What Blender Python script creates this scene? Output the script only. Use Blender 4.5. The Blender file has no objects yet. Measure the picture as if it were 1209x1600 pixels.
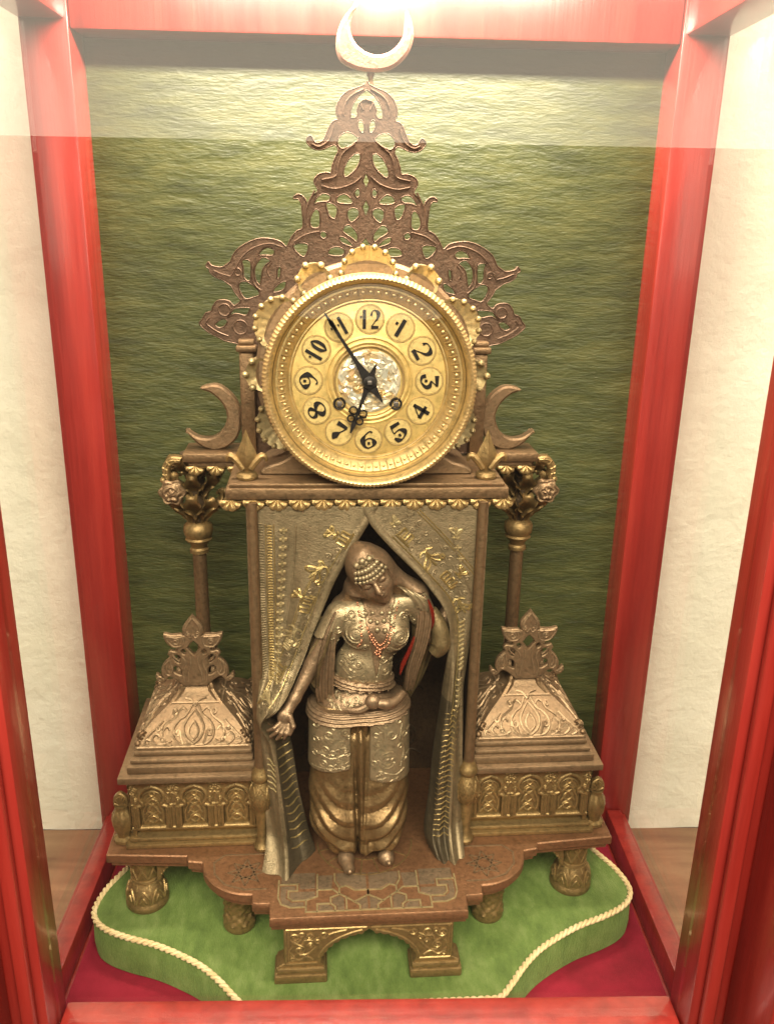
import bpy, bmesh, math, random
import numpy as np
from mathutils import Vector, Matrix
from mathutils.bvhtree import BVHTree
from mathutils.geometry import delaunay_2d_cdt

# ------------------------------------------------------------------ camera, world, lights, exposure
scene = bpy.context.scene
COL = scene.collection
PI = math.pi
R = math.radians

CAM = Vector((-0.0407, -0.6882, 0.65))
PITCH, YAW, ROLL = R(18.492), R(4.677), R(1.108)
fwd = Vector((math.sin(YAW) * math.cos(PITCH), math.cos(YAW) * math.cos(PITCH), -math.sin(PITCH)))
rgt = Vector((math.cos(YAW), -math.sin(YAW), 0))
upv = rgt.cross(fwd)
cr = rgt * math.cos(ROLL) + upv * math.sin(ROLL)
cu = -rgt * math.sin(ROLL) + upv * math.cos(ROLL)
cam_data = bpy.data.cameras.new('camera')
cam = bpy.data.objects.new('camera', cam_data)
COL.objects.link(cam)
mw = Matrix((cr, cu, -fwd)).transposed().to_4x4()
mw.translation = CAM
cam.matrix_world = mw
cam_data.sensor_fit = 'HORIZONTAL'
cam_data.sensor_width = 36
cam_data.lens = 1335.9 / 1209 * 36
cam_data.clip_start = 0.02
cam_data.clip_end = 60
scene.camera = cam

world = bpy.data.worlds.new('World')
scene.world = world
world.use_nodes = True
bg = world.node_tree.nodes['Background']
bg.inputs[0].default_value = (1.0, 0.86, 0.68, 1)
bg.inputs[1].default_value = 0.08

# the showcase stands turned a little against the clock
CASE_ROT, CASE_X = -0.0468, 0.0059
def in_case(x, y, z):
    c, s = math.cos(CASE_ROT), math.sin(CASE_ROT)
    return Vector((CASE_X + x * c - y * s, x * s + y * c, z))

def add_area(name, loc, target, sx, sy, power, color):
    l = bpy.data.lights.new(name, 'AREA')
    l.shape = 'RECTANGLE'; l.size = sx; l.size_y = sy
    l.energy = power; l.color = color
    o = bpy.data.objects.new(name, l); COL.objects.link(o)
    o.location = loc
    o.rotation_euler = (Vector(target) - Vector(loc)).to_track_quat('-Z', 'Y').to_euler()
    return o

# ceiling light of the room, in front of and above the showcase
add_area('room_ceiling_light', (-0.05, -1.75, 2.05), (0.0, 0.0, 0.35), 2.1, 0.7, 200, (1.0, 0.89, 0.71))
# pale lit wall panel behind the visitor: its mirror image is the veil in the upper front pane
add_area('room_wall_light', (0.0, -2.3, 1.50), (0.0, -0.16, 1.0), 4.6, 1.25, 70, (1.0, 0.87, 0.66))

# lamp under the lid of the showcase
def point_lamp(name, loc, power, color, radius):
    l = bpy.data.lights.new(name, 'POINT')
    l.energy = power; l.color = color; l.shadow_soft_size = radius
    o = bpy.data.objects.new(name, l); COL.objects.link(o); o.location = loc
    return o
point_lamp('case_lamp_light', in_case(0.006, 0.138, 0.862), 4.0, (1.0, 0.86, 0.68), 0.018)

# added strip light along the lid, evens the light on the backing
add_area('case_fill_light', in_case(0.0, 0.055, 0.886), in_case(0.0, 0.15, 0.5), 0.44, 0.03, 13.0, (1.0, 0.87, 0.70))

scene.view_settings.view_transform = 'Standard'
scene.view_settings.look = 'None'
scene.view_settings.gamma = 1
scene.view_settings.exposure = 0.0
scene.view_settings.use_curve_mapping = False

scene.cycles.max_bounces = 6
scene.cycles.diffuse_bounces = 3
scene.cycles.glossy_bounces = 3
scene.cycles.transmission_bounces = 2
scene.cycles.transparent_max_bounces = 10
scene.cycles.caustics_reflective = False
scene.cycles.caustics_refractive = False
scene.cycles.use_adaptive_sampling = True
scene.cycles.adaptive_threshold = 0.02
random.seed(7)
rng = np.random.default_rng(11)

# ------------------------------------------------------------------ materials
MATS = {}
def nodes_of(name):
    m = bpy.data.materials.new(name); m.use_nodes = True
    nt = m.node_tree
    return m, nt, nt.nodes['Principled BSDF']

def N(nt, typ, **kw):
    n = nt.nodes.new(typ)
    for k, v in kw.items():
        if k in n.inputs: n.inputs[k].default_value = v
        else: setattr(n, k, v)
    return n

def ramp(nt, stops):
    n = nt.nodes.new('ShaderNodeValToRGB')
    e = n.color_ramp.elements
    while len(e) < len(stops): e.new(0.5)
    for el, (p, c) in zip(e, stops):
        el.position = p; el.color = (*c, 1)
    return n

def coords(nt, scale=(1, 1, 1)):
    tc = nt.nodes.new('ShaderNodeTexCoord')
    mp = nt.nodes.new('ShaderNodeMapping')
    mp.inputs['Scale'].default_value = scale
    nt.links.new(tc.outputs['Object'], mp.inputs['Vector'])
    return mp.outputs[0]

def metal(name, c_lo, c_mid, c_hi, metallic=0.75, rough=(0.32, 0.5), bump=0.28, nscale=26, stretch=(1, 1, 1), fine=420, spec=0.5):
    m, nt, b = nodes_of(name)
    v = coords(nt, stretch)
    n1 = N(nt, 'ShaderNodeTexNoise', Scale=nscale, Detail=6.0, Roughness=0.62)
    nt.links.new(v, n1.inputs['Vector'])
    lo_ = tuple(0.5 * (a_ + b_) for a_, b_ in zip(c_lo, c_mid)); hi_ = tuple(0.5 * (a_ + b_) for a_, b_ in zip(c_hi, c_mid))
    rp = ramp(nt, [(0.25, lo_), (0.52, c_mid), (0.80, hi_)])
    nt.links.new(n1.outputs['Fac'], rp.inputs[0])
    # specks of dirt and verdigris
    n3 = N(nt, 'ShaderNodeTexNoise', Scale=nscale * 9.0, Detail=6.0, Roughness=0.7)
    nt.links.new(v, n3.inputs['Vector'])
    rp3 = ramp(nt, [(0.34, (0.52, 0.54, 0.48)), (0.50, (0.94, 0.93, 0.88)), (0.66, (1.10, 1.07, 1.02))])
    nt.links.new(n3.outputs['Fac'], rp3.inputs[0])
    mx = N(nt, 'ShaderNodeMix', data_type='RGBA', blend_type='MULTIPLY')
    mx.inputs[0].default_value = 0.75
    nt.links.new(rp.outputs[0], mx.inputs[6]); nt.links.new(rp3.outputs[0], mx.inputs[7])
    nt.links.new(mx.outputs[2], b.inputs['Base Color'])
    mr = N(nt, 'ShaderNodeMapRange')
    mr.inputs[3].default_value = rough[0]; mr.inputs[4].default_value = rough[1]
    nt.links.new(n3.outputs['Fac'], mr.inputs[0])
    nt.links.new(mr.outputs[0], b.inputs['Roughness'])
    b.inputs['Metallic'].default_value = metallic
    b.inputs['Specular IOR Level'].default_value = spec
    n2 = N(nt, 'ShaderNodeTexNoise', Scale=fine, Detail=4.0, Roughness=0.6)
    nt.links.new(v, n2.inputs['Vector'])
    ad = N(nt, 'ShaderNodeMath', operation='ADD')
    nt.links.new(n2.outputs['Fac'], ad.inputs[0]); nt.links.new(n3.outputs['Fac'], ad.inputs[1])
    bp = N(nt, 'ShaderNodeBump', Strength=bump, Distance=0.002)
    nt.links.new(ad.outputs[0], bp.inputs['Height'])
    nt.links.new(bp.outputs[0], b.inputs['Normal'])
    MATS[name] = m
    return m

metal('bronze_brown', (0.105, 0.062, 0.031), (0.178, 0.11, 0.056), (0.26, 0.17, 0.09), 0.70, (0.36, 0.54))
metal('bronze_red', (0.1408, 0.064, 0.0298), (0.2156, 0.1053, 0.0496), (0.2816, 0.156, 0.0775), 0.6, (0.38, 0.56))
metal('bronze_olive', (0.1485, 0.0941, 0.0356), (0.243, 0.1596, 0.0647), (0.342, 0.2352, 0.1023), 0.70, (0.36, 0.54))
metal('bronze_pink', (0.135, 0.084, 0.044), (0.205, 0.132, 0.072), (0.28, 0.185, 0.105), 0.66, (0.42, 0.58))
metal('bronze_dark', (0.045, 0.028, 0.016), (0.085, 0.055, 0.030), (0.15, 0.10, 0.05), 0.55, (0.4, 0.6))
metal('silver_cloth', (0.132, 0.0963, 0.0517), (0.212, 0.1617, 0.0918), (0.28, 0.2233, 0.1326), 0.66, (0.38, 0.55), 0.30, 22, (1, 1, 1.6), 520)
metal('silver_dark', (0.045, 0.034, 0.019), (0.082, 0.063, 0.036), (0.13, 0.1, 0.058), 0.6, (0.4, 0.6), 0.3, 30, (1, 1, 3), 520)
metal('inlay_metal', (0.12, 0.082, 0.048), (0.18, 0.123, 0.074), (0.24, 0.17, 0.105), 0.55, (0.4, 0.6))
metal('bronze_worn', (0.225, 0.147, 0.0561), (0.333, 0.2268, 0.0957), (0.423, 0.3024, 0.1386), 0.72, (0.34, 0.5))
metal('pink_worn', (0.19, 0.125, 0.07), (0.28, 0.19, 0.11), (0.36, 0.26, 0.16), 0.68, (0.38, 0.54))
metal('gilt_embroidery', (0.2208, 0.153, 0.056), (0.3312, 0.243, 0.1), (0.4232, 0.324, 0.152), 0.75, (0.30, 0.45))
metal('gilt', (0.46, 0.324, 0.136), (0.5704, 0.414, 0.187), (0.644, 0.486, 0.2465), 0.75, (0.34, 0.48), 0.05, 18)
metal('bronze_crest', (0.056, 0.032, 0.019), (0.096, 0.056, 0.034), (0.15, 0.092, 0.058), 0.6, (0.40, 0.56))
metal('copper_pink', (0.24, 0.11, 0.075), (0.33, 0.16, 0.115), (0.40, 0.22, 0.16), 0.7, (0.34, 0.5))
metal('gilt_disc', (0.47, 0.335, 0.125), (0.56, 0.41, 0.16), (0.62, 0.47, 0.20), 0.35, (0.46, 0.58), 0.08, 40)
metal('gilt_dial', (0.47, 0.32, 0.105), (0.56, 0.395, 0.14), (0.62, 0.45, 0.18), 0.4, (0.44, 0.56), 0.05, 14)
metal('gilt_pale', (0.24, 0.18, 0.09), (0.34, 0.265, 0.135), (0.43, 0.345, 0.19), 0.6, (0.38, 0.52), 0.10, 30)
metal('figure_skin', (0.152, 0.095, 0.0495), (0.232, 0.152, 0.0891), (0.304, 0.2128, 0.132), 0.66, (0.34, 0.50))
metal('figure_vest', (0.192, 0.1424, 0.0802), (0.284, 0.2194, 0.1292), (0.36, 0.2849, 0.1768), 0.66, (0.34, 0.5))
metal('figure_trousers', (0.1105, 0.0663, 0.0256), (0.1827, 0.1148, 0.0496), (0.2635, 0.1827, 0.088), 0.72, (0.28, 0.44))
metal('figure_cloak', (0.105, 0.072, 0.032), (0.16, 0.114, 0.052), (0.22, 0.165, 0.08), 0.6, (0.36, 0.55))
metal('copper_bead', (0.42, 0.18, 0.10), (0.52, 0.24, 0.14), (0.60, 0.30, 0.18), 0.8, (0.25, 0.4))
metal('blued_steel', (0.010, 0.008, 0.008), (0.016, 0.013, 0.012), (0.03, 0.024, 0.022), 0.5, (0.35, 0.5), 0.03)
metal('steel_grey', (0.16, 0.14, 0.13), (0.24, 0.21, 0.20), (0.34, 0.30, 0.28), 0.8, (0.25, 0.4), 0.03)
metal('red_enamel', (0.072, 0.0048, 0.0024), (0.12, 0.0084, 0.0036), (0.18, 0.024, 0.006), 0.15, (0.22, 0.36), 0.08, 60)

def pearl():
    m, nt, b = nodes_of('crumpled_foil')
    v = coords(nt)
    n1 = N(nt, 'ShaderNodeTexVoronoi', Scale=150.0); nt.links.new(v, n1.inputs['Vector'])
    rp = ramp(nt, [(0.0, (0.56, 0.46, 0.29)), (0.4, (0.70, 0.63, 0.48)), (0.62, (0.52, 0.34, 0.13)), (0.85, (0.60, 0.57, 0.45))])
    sp = N(nt, 'ShaderNodeSeparateColor'); nt.links.new(n1.outputs['Color'], sp.inputs[0])
    nt.links.new(sp.outputs[0], rp.inputs[0])
    nt.links.new(rp.outputs[0], b.inputs['Base Color'])
    b.inputs['Metallic'].default_value = 0.45; b.inputs['Roughness'].default_value = 0.22
    b.inputs['Coat Weight'].default_value = 0.5
    MATS['foil'] = m
pearl()

def lacquer():
    m, nt, b = nodes_of('red_lacquered_wood')
    v = coords(nt, (30, 30, 1.6))
    n1 = N(nt, 'ShaderNodeTexNoise', Scale=2.0, Detail=5.0, Roughness=0.6); nt.links.new(v, n1.inputs['Vector'])
    rp = ramp(nt, [(0.3, (0.145, 0.008, 0.005)), (0.5, (0.215, 0.014, 0.0095)), (0.72, (0.27, 0.023, 0.015))])
    nt.links.new(n1.outputs['Fac'], rp.inputs[0]); nt.links.new(rp.outputs[0], b.inputs['Base Color'])
    mr = N(nt, 'ShaderNodeMapRange'); mr.inputs[3].default_value = 0.26; mr.inputs[4].default_value = 0.52
    n4 = N(nt, 'ShaderNodeTexNoise', Scale=22.0, Detail=6.0, Roughness=0.65); nt.links.new(coords(nt, (1, 1, 0.5)), n4.inputs['Vector'])
    nt.links.new(n4.outputs['Fac'], mr.inputs[0]); nt.links.new(mr.outputs[0], b.inputs['Roughness'])
    b.inputs['Coat Weight'].default_value = 0.6; b.inputs['Coat Roughness'].default_value = 0.14
    n2 = N(nt, 'ShaderNodeTexNoise', Scale=9.0, Detail=3.0); nt.links.new(v, n2.inputs['Vector'])
    bp = N(nt, 'ShaderNodeBump', Strength=0.16, Distance=0.002); nt.links.new(n2.outputs['Fac'], bp.inputs['Height'])
    nt.links.new(bp.outputs[0], b.inputs['Normal'])
    MATS['lacquer'] = m
lacquer()

def cloth(name, c0, c1, c2, stretch, scale, sheen=0.4, sheen_col=(0.7, 0.8, 0.4), bump=0.5, bscale=900, rough=0.75, bstretch=(1, 1, 1), spec=0.3):
    m, nt, b = nodes_of(name)
    v = coords(nt, stretch)
    n1 = N(nt, 'ShaderNodeTexNoise', Scale=scale, Detail=7.0, Roughness=0.66); nt.links.new(v, n1.inputs['Vector'])
    rp = ramp(nt, [(0.28, c0), (0.5, c1), (0.75, c2)])
    nt.links.new(n1.outputs['Fac'], rp.inputs[0]); nt.links.new(rp.outputs[0], b.inputs['Base Color'])
    b.inputs['Roughness'].default_value = rough
    b.inputs['Specular IOR Level'].default_value = spec
    b.inputs['Sheen Weight'].default_value = sheen; b.inputs['Sheen Roughness'].default_value = 0.4
    b.inputs['Sheen Tint'].default_value = (*sheen_col, 1)
    v2 = coords(nt, bstretch)
    n2 = N(nt, 'ShaderNodeTexNoise', Scale=bscale, Detail=3.0); nt.links.new(v2, n2.inputs['Vector'])
    bp = N(nt, 'ShaderNodeBump', Strength=bump, Distance=0.0015); nt.links.new(n2.outputs['Fac'], bp.inputs['Height'])
    nt.links.new(bp.outputs[0], b.inputs['Normal'])
    MATS[name] = m
cloth('green_velvet', (0.062, 0.100, 0.020), (0.105, 0.158, 0.034), (0.175, 0.225, 0.07), (2.2, 1.0, 1), 34, 0.35, (0.6, 0.9, 0.3), 0.9, 420, 0.7, (3.2, 0.5, 0.5))
cloth('green_silk', (0.015, 0.0200, 0.0034), (0.033, 0.0390, 0.0074), (0.066, 0.067, 0.017), (0.5, 1, 2.2), 40, 0.12, (0.9, 0.9, 0.5), 0.5, 260, 0.5, (0.5, 1, 1.9), 0.5)
cloth('crimson_velvet', (0.14, 0.003, 0.009), (0.23, 0.006, 0.019), (0.30, 0.011, 0.03), (1, 1, 1), 14, 0.3, (1, 0.2, 0.3), 0.4, 1100, 0.85)
cloth('cream_cord', (0.46, 0.32, 0.14), (0.62, 0.47, 0.24), (0.74, 0.60, 0.36), (1, 1, 1), 60, 0.2, (1, 0.9, 0.6), 0.5, 1500, 0.7)

def stucco():
    m, nt, b = nodes_of('cream_stucco')
    v = coords(nt)
    n1 = N(nt, 'ShaderNodeTexNoise', Scale=5.0, Detail=6.0, Roughness=0.6); nt.links.new(v, n1.inputs['Vector'])
    rp = ramp(nt, [(0.3, (0.74, 0.69, 0.55)), (0.7, (0.83, 0.79, 0.66))])
    nt.links.new(n1.outputs['Fac'], rp.inputs[0]); nt.links.new(rp.outputs[0], b.inputs['Base Color'])
    b.inputs['Roughness'].default_value = 0.9
    n2 = N(nt, 'ShaderNodeTexNoise', Scale=70.0, Detail=8.0, Roughness=0.6); nt.links.new(v, n2.inputs['Vector'])
    bp = N(nt, 'ShaderNodeBump', Strength=0.55, Distance=0.006); nt.links.new(n2.outputs['Fac'], bp.inputs['Height'])
    nt.links.new(bp.outputs[0], b.inputs['Normal'])
    MATS['stucco'] = m
stucco()

def brown_wood():
    m, nt, b = nodes_of('brown_wood')
    v = coords(nt, (1, 7, 7))
    n1 = N(nt, 'ShaderNodeTexNoise', Scale=3.5, Detail=8.0, Roughness=0.62, Distortion=0.8); nt.links.new(v, n1.inputs['Vector'])
    rp = ramp(nt, [(0.3, (0.16, 0.085, 0.045)), (0.5, (0.27, 0.155, 0.085)), (0.72, (0.40, 0.25, 0.14))])
    nt.links.new(n1.outputs['Fac'], rp.inputs[0]); nt.links.new(rp.outputs[0], b.inputs['Base Color'])
    b.inputs['Roughness'].default_value = 0.5
    MATS['brown_wood'] = m
brown_wood()

def glass(name, f0, tint):
    m = bpy.data.materials.new(name); m.use_nodes = True
    nt = m.node_tree; nt.nodes.clear()
    out = nt.nodes.new('ShaderNodeOutputMaterial')
    mix = nt.nodes.new('ShaderNodeMixShader')
    lw = N(nt, 'ShaderNodeLayerWeight', Blend=0.5)                 # facing = 1 - |cos|
    pw = N(nt, 'ShaderNodeMath', operation='POWER'); pw.inputs[1].default_value = 5.0
    fr = N(nt, 'ShaderNodeMath', operation='MULTIPLY_ADD'); fr.inputs[1].default_value = 0.93; fr.inputs[2].default_value = f0
    nt.links.new(lw.outputs['Facing'], pw.inputs[0]); nt.links.new(pw.outputs[0], fr.inputs[0])
    tr = nt.nodes.new('ShaderNodeBsdfTransparent'); tr.inputs[0].default_value = (*tint, 1)
    gl = nt.nodes.new('ShaderNodeBsdfGlossy'); gl.inputs['Roughness'].default_value = 0.004
    nt.links.new(fr.outputs[0], mix.inputs[0]); nt.links.new(tr.outputs[0], mix.inputs[1]); nt.links.new(gl.outputs[0], mix.inputs[2])
    nt.links.new(mix.outputs[0], out.inputs[0])
    MATS[name] = m
glass('pane_glass', 0.045, (0.985, 0.99, 0.985))

def emitter():
    m, nt, b = nodes_of('lamp_bulb')
    b.inputs['Emission Color'].default_value = (1, 0.85, 0.6, 1); b.inputs['Emission Strength'].default_value = 20
    MATS['lamp_bulb'] = m
emitter()

# ------------------------------------------------------------------ mesh helpers (all lengths in millimetres)
S = 0.001
def build(name, VF, mat, parent=None, smooth=True, angle=38, mat2=None, use2=None):
    V, F = VF
    me = bpy.data.meshes.new(name)
    me.from_pydata((np.asarray(V, float) * S).tolist(), [], [tuple(int(i) for i in f) for f in F])
    me.validate()
    if smooth:
        me.polygons.foreach_set('use_smooth', np.ones(len(me.polygons), bool))
        me.set_sharp_from_angle(angle=R(angle))
    else:
        me.polygons.foreach_set('use_smooth', np.zeros(len(me.polygons), bool))
    me.materials.append(MATS[mat])
    if mat2:
        me.materials.append(MATS[mat2])
        for p_ in me.polygons:
            if use2(p_.center / S): p_.material_index = 1
    me.update()
    o = bpy.data.objects.new(name, me)
    COL.objects.link(o)
    if parent: o.parent = parent
    return o

def empty(name, parent=None, loc=(0, 0, 0)):
    o = bpy.data.objects.new(name, None); COL.objects.link(o)
    o.empty_display_size = 0.05; o.location = loc
    if parent: o.parent = parent
    return o

def copy_of(o, parent, loc=None, rot=None, scale=None):
    c = o.copy(); COL.objects.link(c); c.parent = parent
    if loc is not None: c.location = loc
    if rot is not None: c.rotation_euler = rot
    if scale is not None: c.scale = scale
    return c

def join(parts):
    Vs, Fs, n = [], [], 0
    for V, F in parts:
        V = np.asarray(V, float).reshape(-1, 3)
        Vs.append(V); Fs += [[i + n for i in f] for f in F]; n += len(V)
    return np.concatenate(Vs), Fs

def move(VF, d): return np.asarray(VF[0], float) + np.asarray(d, float), VF[1]
def mirror(VF):
    V = np.asarray(VF[0], float).copy(); V[:, 0] *= -1
    return V, [list(f)[::-1] for f in VF[1]]
def mir_if(VF, s): return mirror(VF) if s < 0 else VF
def rotz(VF, a, c=(0, 0, 0)):
    V = np.asarray(VF[0], float) - c; ca, sa = math.cos(a), math.sin(a)
    W = V.copy(); W[:, 0] = V[:, 0] * ca - V[:, 1] * sa; W[:, 1] = V[:, 0] * sa + V[:, 1] * ca
    return W + c, VF[1]

def from_bm(bm):
    bmesh.ops.recalc_face_normals(bm, faces=bm.faces)
    bm.verts.index_update()
    V = np.array([v.co[:] for v in bm.verts]); F = [[v.index for v in f.verts] for f in bm.faces]
    bm.free()
    return V, F

def box(x0, x1, y0, y1, z0, z1, bev=0.0, seg=2):
    bm = bmesh.new()
    bmesh.ops.create_cube(bm, size=1)
    for v in bm.verts:
        v.co = Vector((x0 + (v.co.x + .5) * (x1 - x0), y0 + (v.co.y + .5) * (y1 - y0), z0 + (v.co.z + .5) * (z1 - z0)))
    if bev > 0:
        bmesh.ops.bevel(bm, geom=list(bm.edges), offset=bev, segments=seg, profile=0.5, affect='EDGES')
    return from_bm(bm)

def spl(pts, n=6, closed=False):
    P = np.asarray(pts, float); m = len(P); out = []
    rg = range(m) if closed else range(m - 1)
    for i in rg:
        if closed: p0, p1, p2, p3 = P[i - 1], P[i], P[(i + 1) % m], P[(i + 2) % m]
        else: p0, p1, p2, p3 = P[max(i - 1, 0)], P[i], P[i + 1], P[min(i + 2, m - 1)]
        for k in range(n):
            t = k / n
            out.append(0.5 * ((2 * p1) + (p2 - p0) * t + (2 * p0 - 5 * p1 + 4 * p2 - p3) * t * t + (3 * p1 - p0 - 3 * p2 + p3) * t ** 3))
    if not closed: out.append(P[-1])
    return np.array(out)

def arc(cx, cy, r, a0, a1, n=14):
    a = np.radians(np.linspace(a0, a1, n)); return np.stack([cx + r * np.cos(a), cy + r * np.sin(a)], 1)
def spiral(cx, cy, r0, r1, a0, a1, n=26):
    a = np.radians(np.linspace(a0, a1, n)); r = np.linspace(r0, r1, n)
    return np.stack([cx + r * np.cos(a), cy + r * np.sin(a)], 1)
def flip2(p, cx=0.0):
    q = np.asarray(p, float).copy(); q[:, 0] = 2 * cx - q[:, 0]; return q

def tube(path, r, n=6, closed=False, flat=1.0):
    P = np.asarray(path, float); m = len(P)
    rr = np.full(m, r, float) if np.isscalar(r) else np.asarray(r, float)
    if len(rr) != m: rr = np.interp(np.linspace(0, 1, m), np.linspace(0, 1, len(rr)), rr)
    if closed: T = np.roll(P, -1, 0) - np.roll(P, 1, 0)
    else: T = np.gradient(P, axis=0)
    T /= np.linalg.norm(T, axis=1, keepdims=True) + 1e-9
    a = np.array([0, 1, 0.0]) if abs(T[0][1]) < 0.9 else np.array([1.0, 0, 0])
    nrm = np.cross(T[0], a); nrm /= np.linalg.norm(nrm)
    V = []
    for i in range(m):
        nrm = nrm - T[i] * (nrm @ T[i]); nrm /= np.linalg.norm(nrm) + 1e-9
        b = np.cross(T[i], nrm)
        for k in range(n):
            t = 2 * PI * k / n
            V.append(P[i] + rr[i] * (math.cos(t) * nrm + math.sin(t) * b))
    F = []
    for i in range(m if closed else m - 1):
        j = (i + 1) % m
        for k in range(n):
            k2 = (k + 1) % n
            F.append([i * n + k, i * n + k2, j * n + k2, j * n + k])
    if not closed:
        F.append(list(range(n))[::-1]); F.append([(m - 1) * n + k for k in range(n)])
    return np.array(V), F

def lathe(prof, n=32, c=(0, 0), wob=None, caps=True):
    V, F = [], []
    for i, (r, z) in enumerate(prof):
        for k in range(n):
            t = 2 * PI * k / n
            q = r if wob is None else r * wob(t, i / (len(prof) - 1))
            V.append((c[0] + q * math.cos(t), c[1] + q * math.sin(t), z))
    m = len(prof)
    for i in range(m - 1):
        for k in range(n):
            k2 = (k + 1) % n
            F.append([i * n + k, i * n + k2, (i + 1) * n + k2, (i + 1) * n + k])
    if caps: F.append(list(range(n))[::-1]); F.append([(m - 1) * n + k for k in range(n)])
    return np.array(V), F

def lathe_y(prof, n=96, c=(0, 0), wob=None):           # axis along y: prof (r, y), centre (x, z)
    V, F = lathe(prof, n, (0, 0), wob, False)
    W = np.stack([V[:, 0] + c[0], V[:, 2], V[:, 1] + c[1]], 1)
    return W, [f[::-1] for f in F]

def grid(P, closed_u=False):                           # P: (nv, nu, 3)
    nv, nu = P.shape[:2]; F = []
    for j in range(nv - 1):
        for i in range(nu if closed_u else nu - 1):
            i2 = (i + 1) % nu
            F.append([j * nu + i, j * nu + i2, (j + 1) * nu + i2, (j + 1) * nu + i])
    return P.reshape(-1, 3), F

def sphere(c, r, n=10, m=6):
    r = np.broadcast_to(np.asarray(r, float), 3)
    V = [(c[0], c[1], c[2] - r[2])]; F = []
    for j in range(1, m):
        ph = -PI / 2 + PI * j / m
        for i in range(n):
            t = 2 * PI * i / n
            V.append((c[0] + r[0] * math.cos(ph) * math.cos(t), c[1] + r[1] * math.cos(ph) * math.sin(t), c[2] + r[2] * math.sin(ph)))
    V.append((c[0], c[1], c[2] + r[2])); L = len(V) - 1
    for i in range(n): F.append([0, 1 + (i + 1) % n, 1 + i])
    for j in range(m - 2):
        for i in range(n):
            a = 1 + j * n
            F.append([a + i, a + (i + 1) % n, a + n + (i + 1) % n, a + n + i])
    a = 1 + (m - 2) * n
    for i in range(n): F.append([a + i, a + (i + 1) % n, L])
    return np.array(V), F

def even_odd(pts, poly):
    P = np.asarray(poly, float); x, z = pts[:, 0], pts[:, 1]; c = np.zeros(len(pts), bool)
    for a, b in zip(P, np.roll(P, 1, 0)):
        c ^= ((a[1] > z) != (b[1] > z)) & (x < (b[0] - a[0]) * (z - a[1]) / (b[1] - a[1] + 1e-12) + a[0])
    return c
def fill2d(outline, holes=(), half=2.0, bev=0.6):
    """solid slab from an outline with holes; the rims are chamfered"""
    vs, es = [], []
    for ring in [outline, *holes]:
        n0 = len(vs); vs += [Vector((float(p[0]), float(p[1]))) for p in ring]; m = len(ring)
        es += [(n0 + i, n0 + (i + 1) % m) for i in range(m)]
    V2, _, T, *_r = delaunay_2d_cdt(vs, es, [], 0, 1e-4)
    V2 = np.array([v[:] for v in V2]); T = np.array([t for t in T if len(t) == 3])
    cen = V2[T].mean(1); ok = even_odd(cen, outline)
    for h in holes: ok &= ~even_odd(cen, h)
    T = T[ok]
    ab = V2[T[:, 1]] - V2[T[:, 0]]; ac = V2[T[:, 2]] - V2[T[:, 0]]
    flip = (ab[:, 0] * ac[:, 1] - ab[:, 1] * ac[:, 0]) < 0
    T[flip] = T[flip][:, ::-1]
    edges = {}
    for t in T.tolist():
        for i in range(3): edges[(t[i], t[(i + 1) % 3])] = 1
    rim = [e for e in edges if (e[1], e[0]) not in edges]
    nrm = np.zeros_like(V2)
    for i, j in rim:
        d = V2[j] - V2[i]; d = d / (np.linalg.norm(d) + 1e-9); q = np.array([d[1], -d[0]])   # outward
        nrm[i] += q; nrm[j] += q
    L = np.linalg.norm(nrm, axis=1, keepdims=True); nrm = np.where(L > 1e-6, nrm / np.maximum(L, 1e-6), 0)
    n = len(V2); ins = V2 - nrm * bev
    z = lambda q, zz: np.column_stack([q, np.full(n, zz)])
    V = np.vstack([z(ins, half), z(V2, half - bev), z(V2, -half + bev), z(ins, -half)])
    F = T.tolist() + [[i + 3 * n for i in t[::-1]] for t in T.tolist()]
    for i, j in rim:
        for r_ in range(3): F.append([i + r_ * n, i + (r_ + 1) * n, j + (r_ + 1) * n, j + r_ * n])
    used = sorted({i for f in F for i in f}); mp = {u: k for k, u in enumerate(used)}
    return V[used], [[mp[i] for i in f] for f in F]

def plate_xz(outline, holes, y0, y1, bev=0.6):         # upright plate, front face at y0
    V, F = fill2d(outline, holes, abs(y1 - y0) / 2, bev)
    W = np.stack([V[:, 0], (y0 + y1) / 2 - V[:, 2], V[:, 1]], 1)
    return W, F
def plate_xy(outline, holes, z0, z1, bev=0.6):
    V, F = fill2d(outline, holes, abs(z1 - z0) / 2, bev)
    V = V.copy(); V[:, 2] += (z0 + z1) / 2
    return V, F

def relief(paths, fn, r=0.9, n=5):                     # tubes half sunk into a surface given by fn(a, b) -> xyz
    out = []
    for p in paths:
        runs = [[]]
        for a, b in p:
            q = fn(a, b)
            if q is None or (runs[-1] and abs(q[1] - runs[-1][-1][1]) > 9): runs.append([])
            if q is not None: runs[-1].append(q)
        for run in runs:
            if len(run) > 1: out.append(tube(np.array(run), r, n))
    return join(out)

def dots(pts, fn, r=1.2, n=7, m=4):
    return join([sphere(fn(a, b), rr, n, m) for a, b, rr in [(*p, r) if len(p) == 2 else p for p in pts] if fn(a, b) is not None])

def bvh_of(VF): return BVHTree.FromPolygons([Vector(v) for v in VF[0]], [list(f) for f in VF[1]])
def caster(tree, lift=0.0, y0=-300.0, fallback=0.0):
    last = [fallback]
    def fn(x, z):
        h = tree.ray_cast(Vector((x, y0, z)), Vector((0, 1, 0)))
        return None if h[0] is None else (x, h[0].y - lift, z)
    return fn

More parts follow.
